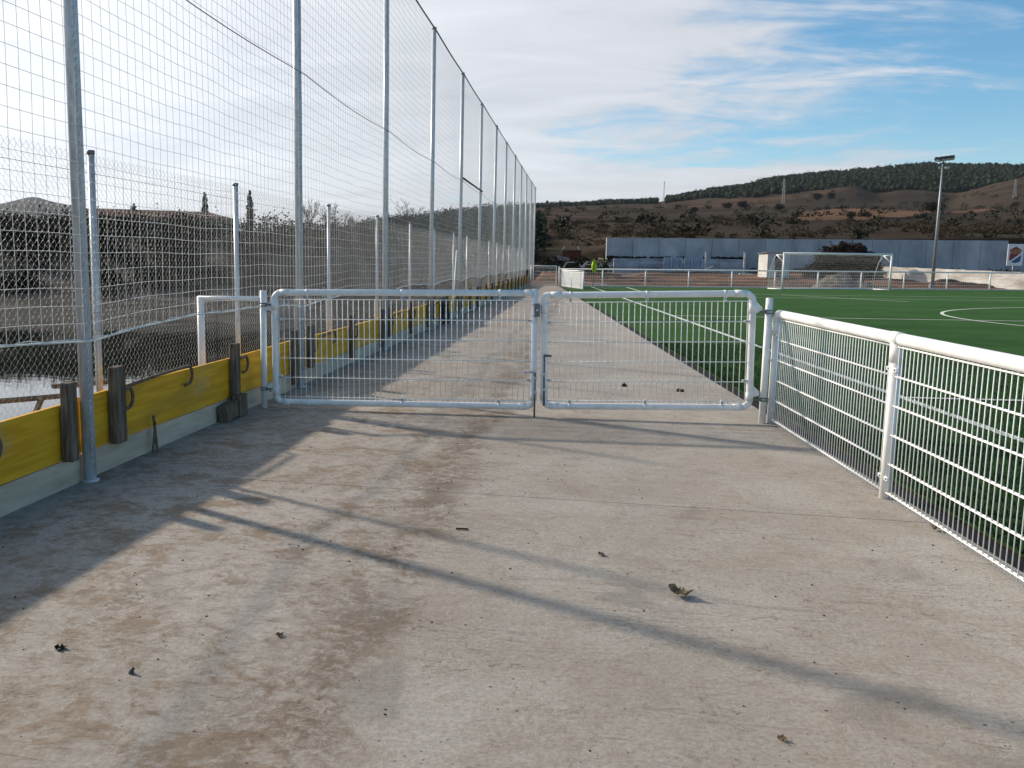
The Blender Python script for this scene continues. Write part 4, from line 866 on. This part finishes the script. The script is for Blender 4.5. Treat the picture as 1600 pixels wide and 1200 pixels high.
g_ = atY(1345, 449, 61); mound('gravel_heap', (g_[0], 60.8, -0.02), 0.9, 0.9, 0.55, MT['gravel'], 'smaller dark gravel heap on the right behind the goal', 'gravel heap', 8.0)

g_ = atY(1460, 445, 64); mound('soil_heap', (g_[0] + 1.6, 65.0, -0.1), 4.0, 1.6, 0.62, MT['ground'], 'low brown soil heap at the foot of the white wall, by the floodlight', 'soil heap', 5.0)
# ------------------------------------------------------------------ vegetation
def leaf_quads(C, rad, n, size, flat=0.8, shell=0.55):
    """n leaf quads through ellipsoids at C (k,3) with radii rad (k,)"""
    k = len(C); C = np.repeat(C, n, 0); r = np.repeat(np.asarray(rad, float), n)
    d = rng.normal(size=(k * n, 3)); d /= np.linalg.norm(d, axis=1, keepdims=True); rr = (shell + (1 - shell) * rng.random(k * n)) * (1 + 0.22 * rng.normal(size=k * n))
    P = C + d * (r * rr)[:, None] * np.array([1, 1, flat])
    u = rng.normal(size=(k * n, 3)); u /= np.linalg.norm(u, axis=1, keepdims=True); w_ = rng.normal(size=(k * n, 3)); w_ -= (w_ * u).sum(1, keepdims=True) * u; w_ /= np.linalg.norm(w_, axis=1, keepdims=True)
    sz = size * (0.6 + 0.8 * rng.random(k * n))[:, None]; u *= sz; w_ *= sz * 0.6
    V = np.stack([P - u, P - w_, P + u, P + w_], 1).reshape(-1, 3); return V, np.arange(4 * k * n).reshape(-1, 4)
def scrub_bank():
    C1, r1, C2, r2 = [], [], [], []
    for _ in range(520):
        x = random.uniform(-75, -5); ysr = float(np.interp(x, shx, shy)); d = random.uniform(9.5, 36) ; y = ysr + d
        if y > 105: continue
        z = float(ground_z(np.array(x), np.array(y))); r = random.uniform(0.7, 1.6) * (1.0 if d > 14 else 0.7)
        if random.random() < 0.72: C1.append((x, y, z + r * 0.5)); r1.append(r)
        else: C2.append((x, y, z + r * 0.35)); r2.append(r * 0.8)
    V, F = leaf_quads(np.array(C1), r1, 330, 0.10, 0.8, 0.45); o = link('scrub', np_mesh('scrub', V, F, MT['scrub'])); tag(o, 'dark dense scrub covering the bank beyond the pond', 'scrub', kind='stuff')
    V, F = leaf_quads(np.array(C2), r2, 260, 0.09, 0.8, 0.4); o = link('dry_scrub', np_mesh('dry_scrub', V, F, MT['dryscrub'])); tag(o, 'dry olive-brown brush among the dark scrub beyond the pond', 'scrub', kind='stuff')
    C3 = []; r3 = []
    for _ in range(900):
        px = random.uniform(836, 1750); wv = 84 + 75 * random.random() ** 1.2
        if px < 948: wv = random.uniform(76, 140)
        x, y, z = hill_pt(px, wv); r = random.uniform(0.3, 0.95)
        if mnoise.noise(Vector((x * 0.09, y * 0.09, 7.0))) < random.uniform(-0.35, 0.25): continue
        C3.append((x, y, z + r * 0.3)); r3.append(r)
    V, F = leaf_quads(np.array(C3), r3, 110, 0.085, 0.6); o = link('hill_scrub', np_mesh('hill_scrub', V, F, MT['dryscrub'])); tag(o, 'low brown scrub on the bank above the panelled wall', 'scrub', kind='stuff')
    C5 = []; r5 = []
    for _ in range(260):
        px = random.uniform(836, 1900); wv = random.uniform(84, 520); x, y, z = hill_pt(px, wv); r = random.uniform(0.5, 1.0) * (1 + wv / 400); C5.append((x, y, z + r * 0.3)); r5.append(r)
    V, F = leaf_quads(np.array(C5), r5, 60, 0.24); o = link('dark_hill_scrub', np_mesh('dark_hill_scrub', V, F, MT['scrub'])); tag(o, 'dark shrubs dotted over the lower hillside', 'scrub', kind='stuff')
    C4 = []; r4 = []
    for _ in range(150):
        y = random.uniform(6.5, 40); x = -3.75 - random.random() * 1.3; z = float(ground_z(np.array(x), np.array(y))); r = random.uniform(0.12, 0.30); C4.append((x, y, z + r * 0.7)); r4.append(r)
    V, F = leaf_quads(np.array(C4), r4, 45, 0.035, 1.2, 0.2); o = link('dry_weeds', np_mesh('dry_weeds', V, F, MT['weed'])); tag(o, 'dry reddish weeds at the foot of the chain-link fence', 'weeds', kind='stuff')
    # dark growth on the ledge between the two far walls
    C6 = []; r6 = []
    for _ in range(60):
        x = random.uniform(2.2, 13.5); C6.append((x, WY(x) - 0.75 + random.uniform(-.3, .3), 1.85)); r6.append(random.uniform(0.1, 0.28))
    for _ in range(60):
        x = random.uniform(14, 40); C6.append((x, WY(x) - random.uniform(0.4, 3.5), 0.85)); r6.append(random.uniform(0.2, 0.6))
    V, F = leaf_quads(np.array(C6), r6, 50, 0.08, 0.6); o = link('ledge_weeds', np_mesh('ledge_weeds', V, F, MT['scrub'])); tag(o, 'dark weeds along the foot of the panelled wall', 'weeds', kind='stuff')
scrub_bank()
# icosphere template for far crowns
def ico():
    t = (1 + 5 ** .5) / 2; v = [(-1, t, 0), (1, t, 0), (-1, -t, 0), (1, -t, 0), (0, -1, t), (0, 1, t), (0, -1, -t), (0, 1, -t), (t, 0, -1), (t, 0, 1), (-t, 0, -1), (-t, 0, 1)]
    f = [(0, 11, 5), (0, 5, 1), (0, 1, 7), (0, 7, 10), (0, 10, 11), (1, 5, 9), (5, 11, 4), (11, 10, 2), (10, 7, 6), (7, 1, 8), (3, 9, 4), (3, 4, 2), (3, 2, 6), (3, 6, 8), (3, 8, 9), (4, 9, 5), (2, 4, 11), (6, 2, 10), (8, 6, 7), (9, 8, 1)]
    v = [np.array(a) / np.linalg.norm(a) for a in v]; cache = {}; f2 = []
    def mid(a, b):
        k = (min(a, b), max(a, b))
        if k not in cache: q = v[a] + v[b]; v.append(q / np.linalg.norm(q)); cache[k] = len(v) - 1
        return cache[k]
    for a, b, c in f: ab, bc, ca = mid(a, b), mid(b, c), mid(c, a); f2 += [(a, ab, ca), (b, bc, ab), (c, ca, bc), (ab, bc, ca)]
    return np.array(v), np.array(f2)
IV, IF = ico()
def blobs(C, R, H):
    k = len(C); n = len(IV); J = 1 + 0.26 * rng.normal(size=(k, n, 1)); V = IV[None] * J * np.stack([R, R, H], -1)[:, None, :] + np.asarray(C)[:, None, :]
    return V.reshape(-1, 3), (IF[None] + (np.arange(k) * n)[:, None, None]).reshape(-1, 3)
def woods():
    C, R, H = [], [], []
    for _ in range(6400):
        px = random.uniform(800, 1900); wv = random.uniform(600, 985)
        low = np.interp(px, [836, 1024, 1040, 1200, 1330, 1480, 1600, 1900], [740, 740, 640, 610, 600, 610, 640, 700])
        if wv < low or (1022 < px < 1036): continue
        x, y, z = hill_pt(px, wv); s = random.uniform(1.4, 2.8); C.append((x, y, z + s * 0.9)); R.append(s); H.append(s * random.uniform(0.9, 1.35))
    C = np.array(C); R = np.array(R); H = np.array(H); bv, bf = blobs(C, R * 0.62, H * 0.62); lv, lf = leaf_quads(C, R * 0.95, 26, 0.55, 1.15, 0.6)
    o = link('pine_wood', np_mesh('pine_wood', bv, bf, MT['pine'])); tag(o, 'dark pine wood covering the hilltop on the right', 'wood', kind='stuff')
    l_ = link('needle_clumps', np_mesh('needle_clumps', lv, lf, MT['pine']), o); l_['kind'] = 'stuff'
    C, R = [], []
    for _ in range(900):
        px = random.uniform(380, 822); wv = random.uniform(215, 360); x, y, z = hill_pt(px, wv); s = random.uniform(1.1, 2.3); C.append((x, y, z + s * 0.8)); R.append(s)
    for _ in range(900):
        px = random.uniform(400, 845); wv = random.uniform(82, 215); x, y, z = hill_pt(px, wv); s = random.uniform(0.5, 1.2); C.append((x, y, z + s * 0.5)); R.append(s)
    V, F = leaf_quads(np.array(C), R, 60, 0.26, 0.9, 0.5); o = link('tree_belt', np_mesh('tree_belt', V, F, MT['pine'])); tag(o, 'dark belt of trees on the rise behind the ball net', 'wood', kind='stuff')
woods()
def bush(px, wv, r, lab, m_='scrub', fl=0.85):
    x, y, z = hill_pt(px, wv); e = empty('round_bush', (x, y, z)); tag(e, lab, 'bush', 'lone bushes on the hillside')
    MB().tube([(0, 0, -0.3), (0, 0, r * 0.6)], [r * 0.12, r * 0.07], 6).build('trunk', MT['bark'], e)
    C = np.array([(random.gauss(0, r * .35), random.gauss(0, r * .35), r * 0.75 + random.gauss(0, r * .12)) for _ in range(7)]); V, F = leaf_quads(C, [r * 0.6] * 7, 90, r * 0.10, fl); link('crown', np_mesh('crown', V, F, MT[m_]), e)
bush(1325, 165, 1.1, 'left one of two round bushes above the goal'); bush(1345, 168, 1.2, 'right one of two round bushes above the goal'); bush(1449, 215, 2.0, 'broad dark bush just left of the floodlight mast')
bush(1133, 330, 1.9, 'small dark bush between the two hillside masts, left one'); bush(1157, 335, 2.4, 'larger dark bush between the two hillside masts'); bush(1270, 430, 2.6, 'left bush at the foot of the bare mound'); bush(1290, 430, 2.4, 'right bush at the foot of the bare mound')
bush(1080, 300, 1.5, 'lone small bush right of the thin mast'); bush(1212, 350, 2.0, 'dark bush at the foot of the taller mast')
def brush_heap():
    a = atY(1312, 430, 75.0); e = empty('brushwood_heap', (a[0], a[1] - 0.6, 0.4)); tag(e, 'large dark heap of dry brushwood against the panelled wall', 'brushwood')
    C = []; r = []
    for _ in range(190):
        x = random.uniform(-2.5, 2.6); hmax = 2.7 * max(0.05, 1 - (abs(x - 0.2) / 2.75) ** 2.0); C.append((x, random.uniform(-0.9, 0.9), random.uniform(0.0, hmax))); r.append(random.uniform(0.25, 0.5))
    V, F = leaf_quads(np.array(C), r, 110, 0.10); link('brush', np_mesh('brush', V, F, MT['brush']), e)
    A = []
    for _ in range(160):
        x = random.uniform(-2.6, 2.6); hmax = 2.75 * max(0.05, 1 - (abs(x - 0.2) / 2.75) ** 2.0); p0 = np.array((x, random.uniform(-.9, .9), random.uniform(0, hmax))); A.append([p0, p0 + np.array((random.gauss(0, .4), random.gauss(0, .3), random.uniform(0.0, 0.6)))])
    V, F = strands(A, 0.018); tw = link('twigs', np_mesh('twigs', V, F, MT['bark']), e); tw['kind'] = 'stuff'
brush_heap()
def cypress(px, ytop, D, wdt, lab):
    h = horiz(px); x, y = h * D; g = float(ground_z(np.array(x), np.array(y))); zt = CAMH + elev(px, ytop) * D; H = zt - g
    e = empty('cypress_tree', (x, y, g)); tag(e, lab, 'tree', 'cypress trees by the long house')
    MB().tube([(0, 0, -.2), (0, 0, H * .6)], [0.16, 0.06], 6).build('trunk', MT['bark'], e)
    zs = np.linspace(0.08, 0.97, 26); C = np.stack([rng.normal(0, .05, 26), rng.normal(0, .05, 26), zs * H], -1); r = wdt * np.sin(np.pi * np.clip(0.25 + zs * 0.74, 0, 1)) ** 0.8 * (1.0 - 0.1 * zs)
    V, F = leaf_quads(C, r, 140, 0.13, 1.3, 0.3); link('crown', np_mesh('crown', V, F, MT['cypress']), e)
cypress(322, 300, 128, 0.55, 'blunt dark cypress rising above the red roof'); cypress(391.5, 297, 112, 0.50, 'slender pointed cypress right of the long house'); cypress(212, 318, 132, 0.42, 'smallest cypress, tip just over the red roof')
def bare_tree(px, ytop, D, spread, lab, seed):
    random.seed(seed); h = horiz(px); x, y = h * D; g = float(ground_z(np.array(x), np.array(y))) if px < 560 else hill_z(px, D) - 1.5
    H = CAMH + elev(px, ytop) * D - g; e = empty('bare_tree', (x, y, g)); tag(e, lab, 'tree', 'bare winter trees beyond the net')
    MB().tube([(0, 0, -.3), (0.05, 0, H * .22), (0, 0.05, H * .45)], [H * .022, H * .017, H * .011], 7).build('trunk', MT['bark'], e)
    segs = []
    def br(p, d, L_, lev):
        q = p + d * L_ * .5 + Vector((random.gauss(0, .06), random.gauss(0, .06), .03)) * L_; r2 = q + (d + Vector((random.gauss(0, .15), random.gauss(0, .15), .12))).normalized() * L_ * .5
        segs.append((lev, [p, q, r2]))
        if lev < 5:
            for _ in range(3 if lev < 4 else 2):
                nd_ = (d + Vector((random.gauss(0, .55) * spread, random.gauss(0, .55) * spread, random.uniform(-.1, .5)))).normalized(); br(p.lerp(r2, random.uniform(.45, 1)), nd_, L_ * random.uniform(.55, .78), lev + 1)
    for _ in range(4): br(Vector((0, 0, H * random.uniform(.25, .45))), Vector((random.gauss(0, .5) * spread, random.gauss(0, .5) * spread, 1)).normalized(), H * .24, 1)
    m = MB()
    for lev, p in segs: m.tube(p, max(0.012, H * 0.010 / lev ** 1.2), 3, cap=False)
    m.build('crown', MT['bark'], e)
bare_tree(632, 301, 118, 1.1, 'spreading bare tree rising behind the third pole', 4); bare_tree(484, 303, 105, 0.55, 'tall narrow bare tree beside the second net pole', 9); bare_tree(546, 319, 108, 1.0, 'low bare tree between the second and third net poles', 12); bare_tree(512, 316, 108, 0.8, 'faint bare tree just right of the tall narrow one', 15)
random.seed(21)
def long_house():
    D = 118; a = np.append(horiz(150) * D, 0); b = np.append(horiz(366) * (D + 4), 0); d = (b - a)[:2]; L_ = float(np.linalg.norm(d)); g = 3.9
    e = empty('long_house', (a[0], a[1], g), math.atan2(d[1], d[0])); tag(e, 'long low house with a red tiled roof beyond the scrub', 'house')
    zt = CAMH + elev(260, 326) * D - g; ze = zt - 1.05
    MB().box((L_ / 2, 3.0, ze / 2), (L_, 6.0, ze)).build('wall', MT['ochre'], e)
    m = MB(); hip = 2.6; m.add([(-.4, -.4, ze), (L_ + .4, -.4, ze), (L_ + .4, 6.4, ze), (-.4, 6.4, ze), (0.3, 3, zt), (L_ - hip, 3, zt)], [(0, 1, 5, 4), (1, 2, 5), (2, 3, 4, 5), (3, 0, 4), (3, 2, 1, 0)]); r_ = m.build('roof', MT['tile'], e)
    MB().box((L_ * .3, 3.4, zt + .1), (.5, .5, .6)).build('chimney', MT['ochre'], r_)
    for k in range(5):
        x = 1.8 + k * (L_ - 3.6) / 4; o = MB().box((x, -0.03, ze * .55), (0.9, 0.05, 1.0)).build('window', MT['white'], e); MB().box((x, -0.07, ze * .55), (0.74, 0.03, 0.84)).build('pane', MT['glass'], o)
long_house()
# masts on the skyline
def mast(px, ytop, ybase, wv, lab):
    x, y, z = hill_pt(px, wv); D = math.hypot(x, y); H = CAMH + elev(px, ytop) * D - z; e = empty('lattice_mast', (x, y, z)); tag(e, lab, 'mast', 'thin masts on the hillside')
    w0, w1 = 0.55, 0.16; L4 = [(-1, -1), (1, -1), (1, 1), (-1, 1)]
    for sx, sy in L4: MB().tube([(sx * w0, sy * w0, -1), (sx * w1, sy * w1, H)], 0.085, 4).build('leg', MT['lamp'], e)
    m = MB(); n = 12
    for k in range(n):
        f0, f1 = k / n, (k + 1) / n
        for i in range(4):
            a, b = L4[i], L4[(i + 1) % 4]; wa, wb = w0 + (w1 - w0) * f0, w0 + (w1 - w0) * f1; m.tube([(a[0] * wa, a[1] * wa, H * f0), (b[0] * wb, b[1] * wb, H * f1)], 0.045, 3)
    m.build('bracing', MT['lamp'], e); MB().tube([(-1.0, 0, H * .93), (1.0, 0, H * .93)], 0.05, 4).build('cross_arm', MT['lamp'], e)
mast(1032.5, 283, 312, 700, 'thin mast standing in the gap of the hilltop trees'); mast(1217.5, 279, 318, 430, 'tall mast in front of the hilltop wood'); mast(1575, 281, 311, 400, 'mast on the bare slope above the crest sign')

# ------------------------------------------------------------------ scrap and rubble at the far left corner
def scrap():
    a = atY(893, 412, 75.0); e = empty('rusty_hopper', (a[0], a[1], 1.05)); tag(e, 'rusty red-brown steel hopper on the scrap ground', 'hopper')
    m = MB(); m.box((0, 0, 0.85), (1.35, 1.2, 0.95), taper=1.12); m.build('bin', MT['rust_red'], e)
    for x in (-0.55, 0.55):
        for y in (-.45, .45): MB().box((x, y, 0.15), (0.12, 0.12, 0.6)).build('leg', MT['rust_red'], e)
    MB().box((0, 0, 1.36), (1.6, 1.4, 0.07)).build('rim', MT['rust'], e)
    for x, rz_ in ((-0.72, 0.5), (0.55, -0.5)): MB().box((x, -0.3, 1.45), (0.10, 0.10, 0.46), ry=rz_).build('lifting_arm', MT['debris_white'], e)
    labs = ['bent white pipe frame on the scrap heap', 'pale slab leaning near the corner flag', 'short white pipe by the far gate', 'white plank on the rubble behind the flag', 'pale broken slab left of the low wall', 'white sheet lying on the ground behind the far fence', 'grey slab on the rubble heap', 'dark broken board on the rubble heap']
    def put(name, px, py, Y, mb, m_, lab, cat='debris'):
        p_ = atY(px, py, Y); o = mb.build(name, m_); o.location = p_; tag(o, lab, cat, 'scrap behind the far fence')
    put('bent_pipe', 900, 418, 68, MB().tube([(-.9, 0, 0), (-.7, 0, .35), (.2, 0, .42), (.35, .1, 0)], 0.035, 6).tube([(.35, .1, 0), (.85, .2, .45)], 0.04, 6), MT['debris_white'], labs[0])
    put('slab', 941, 412, 71, MB().box((0, 0, 0), (0.7, 0.25, 0.8), ry=.1, rx=.2), mat('sandy_block', (.42, .33, .22), .9, var=.3, vscale=3), labs[4])
    put('pipe', 918, 419, 66, MB().tube([(-.35, 0, 0), (-.1, 0, .25), (.5, 0, .28)], 0.03, 6), MT['debris_white'], labs[2])
    put('plank', 945, 416, 70, MB().box((0, 0, 0), (1.1, .2, .09), ry=-.08), MT['debris_white'], labs[3]); put('slab', 955, 420, 70, MB().box((0, 0, 0), (0.9, .5, .12), ry=.12), MT['debris_white'], labs[1])
    put('sheet', 922, 443, 60, MB().box((0, 0, 0), (2.1, .4, .05), ry=.06), MT['debris_white'], labs[5]); put('slab', 880, 404, 73, MB().box((0, 0, 0), (1.0, .6, .3), ry=.2), MT['debris_grey'], labs[6]); put('board', 925, 410, 72, MB().box((0, 0, 0), (1.4, .5, .2), ry=-.2), MT['debris_grey'], labs[7])
    put('sheet', 985, 430, 66, MB().box((0, 0, 0), (1.2, .5, .04), ry=-.10), MT['debris_white'], 'pale board lying behind the second bay of the far fence'); put('pipe', 1107, 422, 72, MB().tube([(-.3, 0, 0), (.35, .1, .3)], .05, 6), MT['debris_white'], 'white pipe stub below the concrete post')
    put('sheet', 1165, 428, 70, MB().box((0, 0, 0), (.9, .4, .05)), MT['debris_white'], 'pale sheet on the ground left of the hut')
    C = []; r = []
    for _ in range(60): p_ = atY(random.uniform(845, 960), random.uniform(404, 425), random.uniform(66, 74)); p_[2] = max(p_[2], 0.3); C.append(p_); r.append(random.uniform(.15, .5))
    V, F = leaf_quads(np.array(C), r, 40, 0.09, .6); o = link('rubble_weeds', np_mesh('rubble_weeds', V, F, MT['scrub'])); tag(o, 'dark weeds over the scrap ground behind the far gate', 'weeds', kind='stuff')
scrap()
# ------------------------------------------------------------------ litter on the concrete
def dry_leaf(name, p, s, rz_, lab, curl=1.0, m_='dry_leaf'):
    m = MB(); n = 9; vs = []
    for j in range(n):
        f = j / (n - 1); wd_ = s * .38 * math.sin(math.pi * min(.97, f + .04)) * (1 + .25 * math.sin(j * 2.3)); x = s * (f - .5); zc = .004 + curl * s * .55 * (abs(f - .5) * 1.6) ** 2 + .006 * math.sin(j * 1.9)
        for i in range(5): k = i / 4 - .5; vs.append((x + .1 * s * k * math.sin(j), k * 2 * wd_, zc + curl * abs(k) * wd_ * 1.1))
    m.add(vs, [(j * 5 + i, j * 5 + i + 1, (j + 1) * 5 + i + 1, (j + 1) * 5 + i) for j in range(n - 1) for i in range(4)]); o = m.build(name, MT[m_], None, False)
    sd = o.modifiers.new('solid', 'SOLIDIFY'); sd.thickness = .0015; o.location = (p[0], p[1], .003); o.rotation_euler = (0, 0, rz_); tag(o, lab, 'leaf', 'dry litter on the concrete')
dry_leaf('dry_leaf', atZ(1063, 932), .115, -.5, 'large curled dry brown leaf on the concrete right of centre', .85)
dry_leaf('dry_leaf', atZ(1462, 829), .075, .3, 'small tan leaf at the foot of the near railing'); dry_leaf('dry_leaf', atZ(95, 1014), .05, .1, 'dark flat leaf at the lower left edge of the shade', .06, 'crumb')
dry_leaf('dry_leaf', atZ(437, 994), .035, .8, 'tiny dark leaf left of the brown dirt streak', .1, 'crumb'); dry_leaf('dry_leaf', atZ(940, 868), .04, -.6, 'small brown leaf scrap near the middle of the path', .15); dry_leaf('dry_leaf', atZ(1222, 1157), .035, 1.2, 'brown leaf scrap near the lower right corner', .2)
p_ = atZ(205, 1052); o = MB().tube([(0, 0, 0), (0, 0, .010)], .010, 10).tube([(0.0, 0, .010), (.010, 0, .020)], .0065, 8).build('screw_cap', MT['cable']); o.location = p_; tag(o, 'small dark metal cap on the sunlit concrete at lower left', 'cap')
p_ = atZ(722, 828); o = MB().tube([(-.035, -.004, .006), (.0, 0, .008), (.035, .006, .006)], .005, 5).build('twig', MT['crumb']); o.location = p_; tag(o, 'short dark twig on the pale concrete before the gate', 'twig')
for px, py, sx, sy, lab in ((975, 604, .04, .02, 'dark lump seen through the right gate leaf'), (1063, 612, .05, .02, 'flat dark scrap behind the right gate leaf')):
    p_ = atZ(px, py); mound('soil_clod', (p_[0], p_[1], 0.0), sx, sy, .018, MT['crumb'], lab, 'clod', px * .01)
def crumbs():
    n = 2400; cl = np.stack([rng.uniform(-2.4, 2.0, 60), rng.uniform(1.9, 12, 60)], -1); k = rng.integers(0, 60, n); P = cl[k] + rng.normal(0, .28, (n, 2)); P[:500] = np.stack([rng.uniform(-3.1, 1.9, 500), rng.uniform(1.8, 12, 500)], -1)
    ok = (P[:, 0] > -3.15) & (P[:, 0] < edge_x(P[:, 1]) - .05); P = P[ok]; s = .0011 + .0026 * rng.random(len(P)) ** 5
    C = np.concatenate([P, (s * .5)[:, None]], 1); V, F = blobs(C, s * (1 + .6 * rng.random(len(P))), s * .8); o = link('soil_crumbs', np_mesh('soil_crumbs', V, F, MT['crumb'])); tag(o, 'dark soil crumbs scattered over the concrete', 'soil', kind='stuff')
crumbs()

# ------------------------------------------------------------------ winter haze: one even box of air round everything
hz = MB().box((0, 0, 115), (9800, 9800, 250)).build('haze', None); tag(hz, kind='stuff'); hz['label'] = 'thin pale haze filling the air over the whole scene'
hm = bpy.data.materials.new('haze_air'); hm.use_nodes = True; hn = hm.node_tree.nodes; hn.clear()
ho = hn.new('ShaderNodeOutputMaterial'); hv = hn.new('ShaderNodeVolumePrincipled'); hv.inputs['Color'].default_value = (0.78, 0.87, 1.0, 1); hv.inputs['Density'].default_value = 0.00005; hv.inputs['Anisotropy'].default_value = 0.0
hm.node_tree.links.new(hv.outputs[0], ho.inputs['Volume']); hz.data.materials.append(hm)
